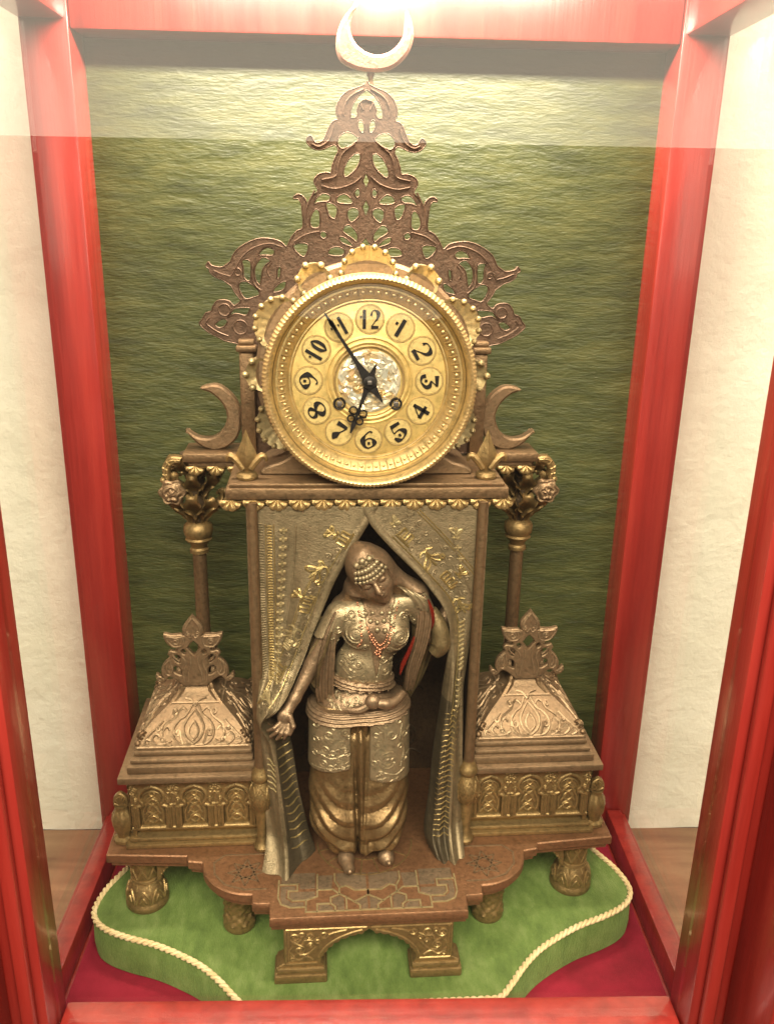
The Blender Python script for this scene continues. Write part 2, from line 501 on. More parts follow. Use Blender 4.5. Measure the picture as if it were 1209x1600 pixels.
# ---- solid sculpting: signed distances on a lattice, meshed with surface nets
class Clay:
    def __init__(self, lo, hi, h):
        self.lo = np.array(lo, float); self.h = h
        self.n = np.ceil((np.array(hi, float) - self.lo) / h).astype(int) + 1
        self.F = np.full(self.n, 60.0, np.float32)
    def region(self, lo, hi):
        i0 = np.clip(np.floor((np.array(lo) - self.lo) / self.h).astype(int), 0, self.n - 1)
        i1 = np.clip(np.ceil((np.array(hi) - self.lo) / self.h).astype(int) + 1, 1, self.n)
        ax = [self.lo[a] + self.h * np.arange(i0[a], i1[a]) for a in range(3)]
        X, Y, Z = np.meshgrid(*ax, indexing='ij')
        return (slice(i0[0], i1[0]), slice(i0[1], i1[1]), slice(i0[2], i1[2])), X, Y, Z
    def op(self, lo, hi, dist, k, mode):
        sl, X, Y, Z = self.region(lo, hi)
        if X.size == 0: return
        d = dist(X, Y, Z); f = self.F[sl]
        if mode == 'add':
            hh = np.clip(0.5 + 0.5 * (f - d) / k, 0, 1); g = f * (1 - hh) + d * hh - k * hh * (1 - hh)
        else:
            hh = np.clip(0.5 - 0.5 * (f + d) / k, 0, 1); g = f * (1 - hh) + (-d) * hh + k * hh * (1 - hh)
        self.F[sl] = g
    def cone(self, a, b, ra, rb, k=4.0, mode='add', squash=(1, 1, 1)):
        a = np.array(a, float); b = np.array(b, float); q = np.array(squash, float)
        m = max(ra, rb) + k * 2 + 3
        lo = np.minimum(a, b) - m * np.maximum(q, 1); hi = np.maximum(a, b) + m * np.maximum(q, 1)
        def dist(X, Y, Z):
            A = a / q; ab = b / q - A; L = ab @ ab + 1e-9
            px, py, pz = X / q[0] - A[0], Y / q[1] - A[1], Z / q[2] - A[2]
            t = np.clip((px * ab[0] + py * ab[1] + pz * ab[2]) / L, 0, 1)
            return (np.sqrt((px - t * ab[0]) ** 2 + (py - t * ab[1]) ** 2 + (pz - t * ab[2]) ** 2) - (ra + (rb - ra) * t)) * q.min()
        self.op(lo, hi, dist, k, mode)
    def ell(self, c, r, k=4.0, mode='add', rot=None):
        c = np.array(c, float); r = np.array(r, float); m = r.max() + k * 2 + 3
        def dist(X, Y, Z):
            d = np.stack([X - c[0], Y - c[1], Z - c[2]], -1)
            if rot is not None: d = d @ rot
            k0 = np.sqrt(((d / r) ** 2).sum(-1)); k1 = np.sqrt(((d / (r * r)) ** 2).sum(-1)) + 1e-6
            return k0 * (k0 - 1) / k1
        self.op(c - m, c + m, dist, k, mode)
    def coords(self):
        return self.region(self.lo, self.lo + self.h * self.n)[1:]
    def mesh(self): return nets(self.F, self.lo, self.h)

def nets(F, lo, h):
    F = F.astype(np.float32); nx, ny, nz = F.shape
    neg = F < 0
    c = lambda a, i, j, k: a[i:nx - 1 + i, j:ny - 1 + j, k:nz - 1 + k]
    cnt = sum(c(neg, i, j, k).astype(np.int8) for i in (0, 1) for j in (0, 1) for k in (0, 1))
    act = (cnt > 0) & (cnt < 8)
    idx = -np.ones(act.shape, np.int64); ids = np.argwhere(act); idx[act] = np.arange(len(ids))
    P = np.zeros((len(ids), 3)); W = np.zeros(len(ids))
    corners = [(i, j, k) for i in (0, 1) for j in (0, 1) for k in (0, 1)]
    for a in corners:
        for ax in range(3):
            if a[ax] == 0:
                b = list(a); b[ax] = 1
                fa = F[ids[:, 0] + a[0], ids[:, 1] + a[1], ids[:, 2] + a[2]]
                fb = F[ids[:, 0] + b[0], ids[:, 1] + b[1], ids[:, 2] + b[2]]
                m = (fa < 0) != (fb < 0)
                t = np.where(m, fa / np.where(m, fa - fb, 1), 0)
                q = np.tile(np.array(a, float), (len(ids), 1)); q[:, ax] += t
                P[m] += q[m]; W[m] += 1
    P = (ids + P / W[:, None]) * h + lo
    faces = []
    for ax in range(3):
        o1, o2 = [(1, 2), (2, 0), (0, 1)][ax]
        s0 = [slice(None)] * 3; s1 = [slice(None)] * 3
        s0[ax] = slice(0, -1); s1[ax] = slice(1, None)
        A = neg[tuple(s0)]; B = neg[tuple(s1)]
        E = np.argwhere(A != B)
        E = E[(E[:, o1] > 0) & (E[:, o2] > 0) & (E[:, o1] < F.shape[o1] - 1) & (E[:, o2] < F.shape[o2] - 1)]
        sg = A[E[:, 0], E[:, 1], E[:, 2]]
        def at(d1, d2):
            q = E.copy(); q[:, o1] += d1; q[:, o2] += d2; return idx[q[:, 0], q[:, 1], q[:, 2]]
        Q = np.stack([at(-1, -1), at(0, -1), at(0, 0), at(-1, 0)], 1)
        Q[~sg] = Q[~sg][:, ::-1]
        faces.append(Q)
    Fc = np.concatenate(faces); Fc = Fc[(Fc >= 0).all(1)]
    return P, Fc.tolist()

# right half outlines of the pierced crest (x, z) in millimetres
CREST_OUT= [[0.0, 764.4], [2.0, 761.4], [7.8, 759.0], [15.8, 756.1], [21.5, 751.5], [24.9, 745.3], [25.6, 739.0], [24.0, 734.5], [28.4, 732.7], [31.3, 728.5], [34.2, 722.1], [36.6, 717.9], [40.2, 715.8], [43.7, 716.4], [45.5, 719.7], [47.2, 721.4], [49.9, 719.3], [50.2, 716.0], [47.3, 712.5], [42.5, 710.4], [36.7, 710.8], [30.7, 713.2], [26.5, 714.2], [23.8, 710.0], [26.5, 704.6], [28.9, 698.1], [30.1, 692.6], [34.2, 692.7], [40.2, 691.2], [43.8, 687.9], [44.4, 684.0], [42.0, 680.1], [41.6, 677.3], [46.9, 672.3], [50.4, 667.3], [51.7, 670.2], [54.1, 673.3], [57.6, 674.8], [61.3, 673.2], [61.9, 670.9], [58.3, 670.9], [55.7, 667.4], [54.8, 660.6], [54.3, 648.0], [59.8, 644.6], [64.7, 638.9], [67.9, 632.6], [69.6, 631.9], [73.8, 635.6], [80.0, 637.6], [89.4, 638.3], [97.1, 636.6], [104.8, 633.1], [111.7, 628.3], [115.6, 622.9], [117.7, 618.4], [122.7, 614.8], [125.6, 613.4], [131.4, 614.0], [135.0, 615.4], [136.6, 617.7], [139.1, 614.1], [136.5, 612.0], [135.4, 608.5], [130.8, 604.8], [125.0, 602.8], [121.2, 600.0], [117.5, 597.3], [115.7, 593.4], [112.4, 588.7], [110.2, 584.7], [116.0, 580.8], [119.8, 584.4], [124.7, 585.6], [130.6, 584.7], [134.7, 579.6], [136.0, 575.8], [140.9, 574.0], [144.0, 569.2], [147.1, 565.0], [143.4, 560.6], [138.6, 556.7], [130.8, 552.8], [125.0, 549.8], [116.2, 547.8], [112.3, 546.8]]
CREST_HOLES= [[[4.6, 734.4], [2.2, 730.9], [2.1, 726.7], [3.8, 724.4], [6.8, 727.9], [7.6, 731.6], [6.4, 734.0]], [[7.2, 720.4], [12.0, 723.7], [17.8, 724.4], [23.1, 720.8], [24.5, 715.9], [21.3, 711.9], [16.5, 712.8], [11.9, 715.4], [7.8, 718.2]], [[5.3, 707.4], [8.9, 708.2], [14.1, 704.3], [18.2, 697.8], [19.4, 692.3], [17.5, 689.3], [12.8, 692.2], [7.5, 697.6], [5.3, 703.0]], [[6.7, 680.4], [9.9, 677.2], [7.8, 673.0], [4.9, 675.9]], [[12.0, 671.0], [17.5, 675.6], [23.4, 674.1], [25.2, 669.6], [19.8, 667.8], [12.0, 668.2]], [[30.6, 673.7], [36.6, 675.7], [42.0, 672.2], [44.7, 667.0], [40.2, 668.8], [32.4, 669.8]], [[6.2, 662.8], [11.3, 664.8], [15.7, 662.1], [15.7, 656.4], [12.4, 652.7], [6.4, 657.4]], [[24.5, 663.4], [28.2, 667.4], [34.2, 668.1], [33.0, 661.3], [30.6, 656.7], [26.4, 655.8]], [[40.0, 660.3], [43.2, 662.9], [46.9, 658.2], [48.4, 652.5], [46.3, 647.8], [40.0, 648.9]], [[6.8, 642.5], [12.4, 649.5], [17.2, 650.2], [19.9, 645.1], [12.2, 639.8], [8.0, 636.8]], [[11.6, 634.3], [17.1, 639.3], [22.3, 640.7], [21.3, 635.9], [12.2, 632.6]], [[33.9, 643.0], [37.2, 645.0], [39.9, 642.0], [37.2, 638.8], [34.0, 640.1]], [[18.3, 629.4], [24.4, 632.4], [31.3, 630.2], [32.0, 625.3], [20.7, 624.8]], [[49.9, 632.9], [54.9, 634.9], [62.6, 633.1], [61.2, 628.4], [55.0, 623.4], [51.4, 625.9]], [[79.2, 627.7], [83.9, 630.7], [89.7, 628.8], [92.9, 624.3], [87.8, 624.1], [81.1, 624.2]], [[83.3, 619.5], [88.8, 622.5], [93.7, 618.9], [96.8, 612.6], [96.6, 604.3], [93.2, 599.0], [91.7, 602.4], [90.0, 611.5], [87.0, 616.1]], [[100.3, 618.1], [104.2, 620.2], [107.8, 619.1], [106.8, 613.6], [106.7, 606.3], [103.8, 602.4], [100.8, 603.4], [100.0, 609.9]], [[74.5, 615.0], [77.0, 612.3], [77.4, 605.9], [75.7, 604.7], [74.1, 610.4]], [[94.1, 593.9], [98.1, 597.8], [104.8, 601.8], [109.7, 600.8], [111.4, 597.1], [109.0, 590.5], [105.2, 586.6], [98.3, 588.3], [93.4, 590.3]], [[102.3, 579.0], [110.3, 579.0], [116.2, 577.9], [119.3, 573.7], [122.1, 570.1], [119.3, 571.8], [114.4, 573.9], [106.5, 572.4], [103.6, 574.5]], [[122.2, 567.6], [126.2, 569.2], [130.3, 567.2], [133.6, 563.9], [129.5, 561.2], [124.5, 563.3]], [[70.1, 602.1], [73.9, 601.4], [79.7, 596.7], [80.9, 592.8], [73.1, 594.5], [70.1, 598.4]]]
CREST_AXIS= [[[-0.0, 757.7], [6.5, 753.2], [11.1, 747.0], [13.5, 741.8], [13.5, 735.5], [9.2, 735.9], [7.5, 738.5], [8.1, 741.7], [6.5, 746.9], [1.9, 749.7], [0.3, 750.1]], [[-0.2, 693.6], [2.9, 686.5], [0.1, 681.2]], [[0.1, 671.7], [3.2, 665.2], [0.4, 657.6]], [[0.2, 640.4], [4.5, 634.4], [0.0, 630.6]]]

# ------------------------------------------------------------------ setting: wall and wooden ledge around the showcase
def setting(name, VF, mat):
    o = build(name, VF, mat); o['kind'] = 'structure'
    o.rotation_euler = (0, 0, CASE_ROT); o.location = (CASE_X, 0, 0)
    return o
def wall_mesh():
    xs = np.linspace(-1300, 1300, 220); zs = np.linspace(-96, 1500, 150)
    X, Z = np.meshgrid(xs, zs)
    g = rng.normal(size=(24, 40)); g2 = rng.normal(size=(70, 120))
    def samp(G, sx, sz):
        u = (X + 1300) / 2600 * (G.shape[1] - 2); v = (Z + 96) / 1596 * (G.shape[0] - 2)
        i, j = u.astype(int), v.astype(int); fu, fv = u - i, v - j
        return (G[j, i] * (1 - fu) + G[j, i + 1] * fu) * (1 - fv) + (G[j + 1, i] * (1 - fu) + G[j + 1, i + 1] * fu) * fv
    return grid(np.stack([X, 238 + 1.5 * samp(g, 1, 1) + 0.8 * samp(g2, 1, 1), Z], -1))
setting('wall', wall_mesh(), 'stucco')
setting('wooden_ledge', box(-1300, 1300, -230, 236, -130, -95, 2), 'brown_wood')

# ------------------------------------------------------------------ showcase
case = empty('display_case', None, (CASE_X, 0, 0)); case.rotation_euler = (0, 0, CASE_ROT)
case['label'] = 'red lacquered glass display case with green silk back enclosing the ornate clock'
case['category'] = 'display case'
def cpart(name, VF, mat, parent=None, **k): return build(name, VF, mat, parent or case, **k)
for s in (-1, 1):
    cpart('back_post', mir_if(box(274, 318, 170, 226, -95, 905, 2), s), 'lacquer')
    cpart('bottom_rail', mir_if(box(288, 306, -138, 169, -47, -15, 2), s), 'lacquer')
    cpart('glazing_bead', mir_if(box(306.5, 311, -138, 169, -47, -21, 1), s), 'lacquer')
    cpart('sill', mir_if(box(283, 318, -138, 169, -94, -50, 2), s), 'lacquer')
    cpart('side_glass', mir_if(box(312, 316, -138, 169, -49, 816), s), 'pane_glass', smooth=False)
    cpart('top_rail', mir_if(box(276, 318, -138, 169, 818, 905, 2), s), 'lacquer')
    fp = cpart('front_post', mir_if(box(252, 322, -178, -140, -95, 905, 3), s), 'lacquer')
    cpart('moulding', mir_if(box(259, 270, -186, -178.5, -95, 905, 2.5, 3), s), 'lacquer', fp)
    cpart('outer_stile', mir_if(box(279, 345, -240, -178.5, -95, 905, 3), s), 'lacquer', fp)
cpart('top_rail', box(-273.5, 273.5, 171, 226, 811, 905, 2), 'lacquer')
cpart('front_top_rail', box(-251.5, 251.5, -178, -140, 835, 905, 3), 'lacquer')
fr_ = cpart('front_bottom_rail', box(-251.5, 251.5, -178, -141, -95, 38, 3), 'lacquer')
cpart('moulding', box(-251, 251, -190, -178.5, -95, 27, 3), 'lacquer', fr_)
cpart('front_glass', box(-251, 251, -162, -158, 38.5, 834), 'pane_glass', smooth=False)
cpart('lid', box(-322, 322, -190, 240, 905.5, 925, 3), 'lacquer')

def silk():
    xs = np.linspace(-276, 276, 160); zs = np.linspace(-46, 815, 860)
    X, Z = np.meshgrid(xs, zs)
    H = np.zeros_like(X)
    for cx, cz, amp in ((13, 4.4, 0.10), (8, 3.0, 0.08), (30, 9, 0.10)):
        gw, gh = int(552 / cx) + 4, int(861 / cz) + 4
        G = rng.normal(size=(gh, gw))
        wob = 7 * np.sin(X / 71 + cz) + 3 * np.sin(X / 29)
        u = (X + 276) / cx; v = np.clip((Z + 46 + wob) / cz, 0, gh - 2.001)
        i, j = u.astype(int), v.astype(int); fu, fv = u - i, v - j
        fu = fu * fu * (3 - 2 * fu); fv = fv * fv * (3 - 2 * fv)
        H += amp * ((G[j, i] * (1 - fu) + G[j, i + 1] * fu) * (1 - fv) + (G[j + 1, i] * (1 - fu) + G[j + 1, i + 1] * fu) * fv)
    return grid(np.stack([X, 212 + H, Z], -1))
cpart('silk_backing', silk(), 'green_silk')
cpart('back_board', box(-273.5, 273.5, 219, 226, -94, 810.5), 'lacquer')
xs = np.linspace(-286, 286, 60); ys = np.linspace(-140, 218, 40)
Xf, Yf = np.meshgrid(xs, ys)
cpart('velvet_floor', grid(np.stack([Xf, Yf, -48 + 0.6 * np.sin(Xf / 40) * np.sin(Yf / 33)], -1)), 'crimson_velvet')
cpart('fill_light_housing', box(-230, 230, 37, 73, 889, 904.5, 3), 'steel_grey')  # unseen housing, added to go with the strip light
lampo = cpart('lamp_housing', lathe([(10, 904.8), (16, 904.8), (17, 902), (16, 890), (13, 884), (10, 883)], 28, (6, 140)), 'steel_grey')

# ------------------------------------------------------------------ cushion
cush = empty('clock_cushion', None, (0.005, 0.0, -0.048)); CZ = 48.0
cush['label'] = 'shaped green velvet cushion edged with cream cord under the clock'
cush['category'] = 'cushion'
half = [(111.5, -111), (124, -98), (140, -79), (158, -62), (181, -47), (206, -34), (233, -24), (255, -13), (268, 0), (272, 16), (266, 42), (251, 72), (238, 105), (236, 140), (226, 168), (200, 185), (120, 194)]
fl = [(x, -112.5 + 0.0 * x) for x in np.linspace(-100, 100, 9)]
ring = [(-x, y) for x, y in half[::-1]] + fl + half
ringS = spl(ring, 5, True)
def ring_off(d):
    T = np.roll(ringS, -1, 0) - np.roll(ringS, 1, 0); T /= np.linalg.norm(T, axis=1, keepdims=True)
    Nn = np.stack([T[:, 1], -T[:, 0]], 1)
    return ringS + Nn * d
def cushion_mesh():
    rows = []
    for d, z in ((-3, 0.8), (1.5, 4), (2.6, 16), (2.0, 30), (0.8, 40), (-0.5, 45), (-2.5, 47.0)):
        q = ring_off(d); w = 0.7 * np.sin(np.arange(len(q)) * 0.9) if 4 < z < 45 else 0
        q = ring_off(d + w) if np.ndim(w) == 0 else ringS + (ring_off(1.0) - ringS) * (d + 0.35 * w)[:, None]
        rows.append(np.column_stack([q, np.full(len(q), z)]))
    c = np.array([0, 40.0])
    for t in (0.93, 0.8, 0.6, 0.4, 0.2, 0.05):
        q = ring_off(-3) * t + c * (1 - t)
        zz = 47.0 + 1.2 * min(1, (1 - t) * 6) + 0 * q[:, 0]
        rows.append(np.column_stack([q, np.minimum(zz, 48.0)]))
    P = np.array(rows)
    return grid(P, True)
build('velvet_pad', cushion_mesh(), 'green_velvet', cush)
def cord():
    q = ring_off(0.8); q = spl(q, 3, True)
    d = np.linalg.norm(np.roll(q, -1, 0) - q, axis=1); L = d.sum(); s = np.r_[0, np.cumsum(d)]
    m = int(L / 1.15); t = np.linspace(0, L, m, endpoint=False)
    qq = np.vstack([q, q[:1]])
    C = np.column_stack([np.interp(t, s, qq[:, 0]), np.interp(t, s, qq[:, 1]), np.full(m, 46.6)])
    T = np.roll(C, -1, 0) - np.roll(C, 1, 0); T /= np.linalg.norm(T, axis=1, keepdims=True)
    B = np.cross(T, (0, 0, 1.0)); turns = round(L / 12.5)
    ph = 2 * PI * turns * t / L
    out = []
    for k in range(2):
        a = ph + k * PI
        P = C + 1.45 * (np.cos(a)[:, None] * B + np.sin(a)[:, None] * np.array([0, 0, 1.0]))
        out.append(tube(P, 1.75, 6, True))
    return join(out)
build('cord_trim', cord(), 'cream_cord', cush)

# ------------------------------------------------------------------ the clock
clock = empty('mantel_clock')
clock['label'] = 'ornate bronze oriental mantel clock with gilt dial, openwork crest and woman parting curtains'
clock['category'] = 'clock'
def part(name, VF, mat, parent=None, **k): return build(name, VF, mat, parent or clock, **k)

# ---- base plate with strapwork
hp = [(87.5, -90), (89, -72), (104, -71), (105, -60), (118, -58.5), (131, -53), (143, -43), (151, -30), (154.5, -16.5), (168, -14), (170.5, -7), (247, -1), (247, 165)]
out_pl = [(x, y) for x, y in hp] + [(-x, y) for x, y in hp[::-1]]
# round the bulge
def plan_half():
    a = hp[:4]; b = spl(hp[3:9], 4).tolist(); c = hp[9:]
    return a + b[1:] + c
ph_ = plan_half()
out_pl = ph_ + [(-x, y) for x, y in ph_[::-1]]
bp_ = part('base_plate', join([plate_xy(out_pl, [], 66, 76, 1.2), plate_xy([(x * 0.985, y + 3 if y < 100 else y - 4) for x, y in out_pl], [], 60.5, 65.9, 0.8)]), 'bronze_red')
ZP = 76.0
def band(pts, w=2.1, z0=ZP - 1, h=1.55, closed=False):
    """raised flat band with mitred corners following pts on the plate"""
    P = np.asarray(pts, float); m = len(P)
    L, Rr = [], []
    for i in range(m):
        if closed: a, b = P[i - 1], P[(i + 1) % m]
        else: a, b = P[max(i - 1, 0)], P[min(i + 1, m - 1)]
        t1 = P[i] - a; t2 = b - P[i]
        if np.linalg.norm(t1) < 1e-6: t1 = t2
        if np.linalg.norm(t2) < 1e-6: t2 = t1
        t1 = t1 / np.linalg.norm(t1); t2 = t2 / np.linalg.norm(t2)
        n1 = np.array([-t1[1], t1[0]]); n2 = np.array([-t2[1], t2[0]])
        nn = n1 + n2; nn /= np.linalg.norm(nn) + 1e-9
        sc = w / 2 / max(0.45, nn @ n1)
        L.append(P[i] + nn * sc); Rr.append(P[i] - nn * sc)
    L, Rr = np.array(L), np.array(Rr)
    z = lambda q, zz: np.column_stack([q, np.full(len(q), zz)])
    Cc = (L + Rr) / 2; tl = Cc + (L - Cc) * 0.7; tr = Cc + (Rr - Cc) * 0.7
    ringp = [z(L, z0), z(tl, z0 + h), z(tr, z0 + h), z(Rr, z0)]
    G = np.array(ringp)
    V = G.reshape(-1, 3); F = []
    for r_ in range(3):
        for i in range(m if closed else m - 1):
            j = (i + 1) % m
            F.append([r_ * m + i, (r_ + 1) * m + i, (r_ + 1) * m + j, r_ * m + j])
    return V, F
def sym(paths): return paths + [[(-x, y) for x, y in p] for p in paths]
straps = sym([
    [(0, -84), (30, -84), (30, -79), (34, -75), (34, -68), (26, -64), (20, -68), (20, -84)],
    [(20, -68), (13, -74), (0, -66)],
    [(34, -75), (46, -75), (46, -84), (30, -84)],
    [(46, -84), (56, -84), (56, -78), (70, -78), (78, -74), (81, -66), (81, -44)],
    [(13, -74), (8, -78), (8, -84)],
    [(26, -64), (32, -58), (46, -58), (46, -66), (56, -70), (56, -78)],
    [(56, -70), (68, -70), (72, -66), (72, -58), (64, -58), (64, -50), (81, -50)],
    [(0, -60), (12, -60), (20, -54), (26, -56), (26, -64)],
    [(26, -56), (30, -48), (30, -38)],
    [(46, -58), (46, -38)],
    [(0, -66), (0, -60)],
])
sw = part('strapwork', join([band(p) for p in straps]), 'gilt_pale', bp_)
for s in (-1, 1):
    for poly in ([(33, -57), (45, -57), (45, -40), (31.5, -40)], [(48, -56), (62, -56), (62, -49), (79, -49), (79, -36), (48, -36)],
                     [(58, -77), (70, -77), (77, -73), (79, -66), (79, -52), (66, -52), (66, -56.5), (74, -56.5), (74, -67), (69, -72), (58, -72)],
                     [(22, -82.5), (28.5, -82.5), (28.5, -78), (32.5, -74), (32.5, -69), (26, -66), (22, -69)],
                     [(36, -73.5), (44.5, -73.5), (44.5, -82.5), (32, -82.5), (32, -79.5), (36, -76)],
                     [(1.2, -58.5), (11, -58.5), (19, -52.6), (24.5, -54.5), (28.5, -47), (28.5, -38), (1.2, -38)],
                     [(48, -59.5), (48, -65), (57, -69), (67, -69), (70.5, -65.5), (70.5, -59.5)],
                     [(1, -82.5), (6.5, -82.5), (6.5, -78.5), (11, -74), (1, -68)]):
        part('inlay_tile', plate_xy([(s * x, y) for x, y in poly], [], ZP - 1.5, ZP + 0.15, 0.1), 'inlay_metal', bp_)
# carved stars on the two rounded ears of the plate
def ear(s):
    o = []
    c = np.array([112.0, -32])
    for k in range(8):
        a = k * PI / 4
        p = c + 17 * np.array([math.cos(a), math.sin(a)]); q = c + 17 * np.array([math.cos(a + 3 * PI / 4), math.sin(a + 3 * PI / 4)])
        o.append(band([p, q], 2.0, ZP - 1, 1.5))
    o.append(band([(92, -54), (112, -54), (130, -47), (141, -33), (143, -18)], 2.2, ZP - 1, 1.6))
    o.append(band([(143, -18), (134, -8), (96, -8)], 2.2, ZP - 1, 1.6))
    return mir_if(join(o), s)
for s in (-1, 1): part('star_inlay', ear(s), 'bronze_pink', bp_)
# radiating floor under the figure
fl_ = [band(np.array([(x, y) for x, y in arc(0, 5, 46, 180, 360, 40)]), 1.8, ZP - 1, 1.4)]
fl_ += [band(np.array([(x, y) for x, y in arc(0, 5, 26, 180, 360, 30)]), 1.6, ZP - 1, 1.4)]
for a in np.radians(np.arange(195, 350, 22.5)):
    fl_.append(band([(26 * math.cos(a), 5 + 26 * math.sin(a)), (46 * math.cos(a), 5 + 46 * math.sin(a))], 1.6, ZP - 1, 1.4))
part('floor_rosette', join(fl_), 'bronze_olive', bp_)

# ---- feet
def side_foot(cx, cy):
    prof = [(21, 0), (22, 1.5), (22, 6), (20.5, 8), (20, 10), (20.5, 14), (19, 21), (16, 27), (13.8, 31), (13.6, 34), (14.4, 45), (15.5, 60), (16, 62)]
    return lathe([(r * 0.96, z) for r, z in prof], 40, (cx, cy))
def foot_fn(cx, cy, pr):
    zs = [p[1] for p in pr]; rs = [p[0] for p in pr]
    return lambda a, z: (cx + np.interp(z, zs, rs) * math.sin(a), cy - np.interp(z, zs, rs) * math.cos(a), z)
FP = [(19.6, 9), (19.8, 14), (18.4, 21), (15.5, 27), (13.3, 31), (13.2, 34), (13.9, 45), (15, 60)]
for cx, cy in ((-217, 22), (217, 22), (-217, 140), (217, 140)):
    ft = part('foot', side_foot(cx, cy), 'bronze_olive')
    fn = foot_fn(cx, cy, FP)
    ps = []
    for k in range(-2, 3):
        a = k * 0.8
        ps += [[(a - 0.38, 36), (a, 47), (a + 0.38, 58)], [(a + 0.38, 36), (a, 47), (a - 0.38, 58)]]
        ps += [spl([(a - 0.36, 10), (a - 0.3, 17), (a, 24), (a + 0.3, 17), (a + 0.36, 10)], 4)]
        ps += [spl([(a - 0.16, 13), (a, 18), (a + 0.16, 13)], 4), [(a + 0.4, 24), (a + 0.4, 30)]]
        ps += [arc(a + 0.0, 41, 0.0001, 0, 1, 2), spl([(a - .1, 52), (a, 56), (a + .1, 52), (a, 49), (a - .1, 52)], 3)]
    ps += [[(a, 33) for a in np.linspace(-2.2, 2.2, 30)], [(a, 29.5) for a in np.linspace(-2.2, 2.2, 30)]]
    part('relief', relief([p for p in ps if len(p) > 2 or abs(p[0][1] - p[-1][1]) > 1], fn, 1.15), 'bronze_worn', ft)
# pierced aprons beside the side feet
for s in (-1, 1):
    top = [(202, 60.3), (150, 60.3)]
    under = spl([(150, 44), (156, 42), (159, 47), (166, 53), (178, 56), (190, 53), (197, 44), (200, 36), (203, 34)], 5).tolist()
    poly = [(s * x, z) for x, z in top + under]
    ap = part('apron', plate_xz(poly, [], 6, 13, 0.8), 'bronze_olive')
    eg = spl([(152, 47), (157, 47), (162, 53), (170, 57), (179, 58), (190, 55.5), (198, 46)], 5)
    part('edge_bead', join([sphere((s * x, 5.6, z), 1.5, 7, 4) for x, z in eg[::2]]), 'bronze_olive', ap)
# acanthus feet under the ears
def mid_foot(s):
    n, m = 46, 34; rows = []
    for j in range(m):
        t = j / (m - 1); z = 60.3 * t
        r = np.interp(t, [0, 0.05, 0.14, 0.35, 0.6, 0.85, 1], [13.5, 15.5, 15.5, 12.5, 13.5, 19, 22])
        row = []
        for k in range(n):
            a = 2 * PI * k / n
            leaf = 1.5 * abs(math.sin(4 * a + 3.0 * math.sin(t * 9))) + 1.1 * math.sin(a * 9 + t * 21) * math.sin(t * 26)
            q = r + (leaf if t > 0.16 else 0)
            row.append((q * math.cos(a), q * 0.9 * math.sin(a), z))
        rows.append(row)
    V, F = grid(np.array(rows), True)
    F = list(F) + [list(range(n))[::-1]]
    V = V + np.array([122 + 0, -17, 0])
    return mir_if((V, F), s)
for s in (-1, 1): part('carved_foot', mid_foot(s), 'bronze_olive')
# front bridge foot
def bridge():
    lo = [(83, 0), (39.5, 0), (39.5, 17), (42.5, 19), (42.5, 24)]
    cusp = []
    pts = spl([(42.5, 24), (39, 32), (33, 39), (25, 45), (15, 49), (6, 51), (0, 55)], 8)
    for i, (x, z) in enumerate(pts):
        w = 1.6 * abs(math.sin(i * PI / 6.0)) if 3 < i < len(pts) - 6 else 0
        cusp.append((x - w * 0.5, z - w))
    hf = [(76, 60.3), (76, 20), (83, 15)] + [(83, 0.2), (39.5, 0.2), (39.5, 15), (43, 19)] + cusp
    return hf + [(-x, z) for x, z in hf[::-1] if x > 0.01]
br = part('bridge_foot', plate_xz(bridge(), [], -85, -66, 0.9), 'bronze_olive')
for s in (-1, 1):
    part('toe', join([box(*sorted((s * 37.5, s * 85)), -89, -62, 0.1, 9, 1.6), box(*sorted((s * 39, s * 83)), -87.5, -64, 9.05, 15.5, 2.2)]), 'bronze_olive', br)
    fn = lambda a, b: (a, -85, b)
    ps = [[(74, 22), (74, 58)], spl([(45, 26), (42, 33), (36, 40.5), (27, 47), (16, 52), (6, 55)], 6), [(46, 20), (74, 20)], [(74, 58), (2, 58)], [(72, 22), (72, 56)]]
    ps += [spiral(66, 49, 5.5, 1, 200, 760), spiral(53, 50, 4.5, 1, -20, -560), spl([(66, 43), (60, 40), (57, 46), (50, 45.5)], 5), spiral(62, 35, 5, 1, 90, 620),
           spl([(62, 30), (56, 30), (51, 34), (47, 39)], 5), spiral(40, 51, 4, 1, 160, 640), spl([(44, 49), (48, 47), (52, 45)], 4), spl([(36, 51), (30, 53.5), (20, 55.5)], 4),
           spl([(50, 24), (56, 28), (63, 24), (70, 29)], 5), spl([(68, 40), (71, 34), (67, 28)], 5), spiral(52, 40, 2.6, .6, 0, 460, 16), arc(60, 52, 2, 0, 360, 10), arc(46, 44, 1.8, 0, 360, 9), arc(68, 25, 1.8, 0, 360, 9)]
    ps = [np.column_stack([np.array(p)[:, 0] * s, np.array(p)[:, 1]]) for p in ps]
    part('relief', relief(ps, fn, 1.05), 'bronze_worn', br)

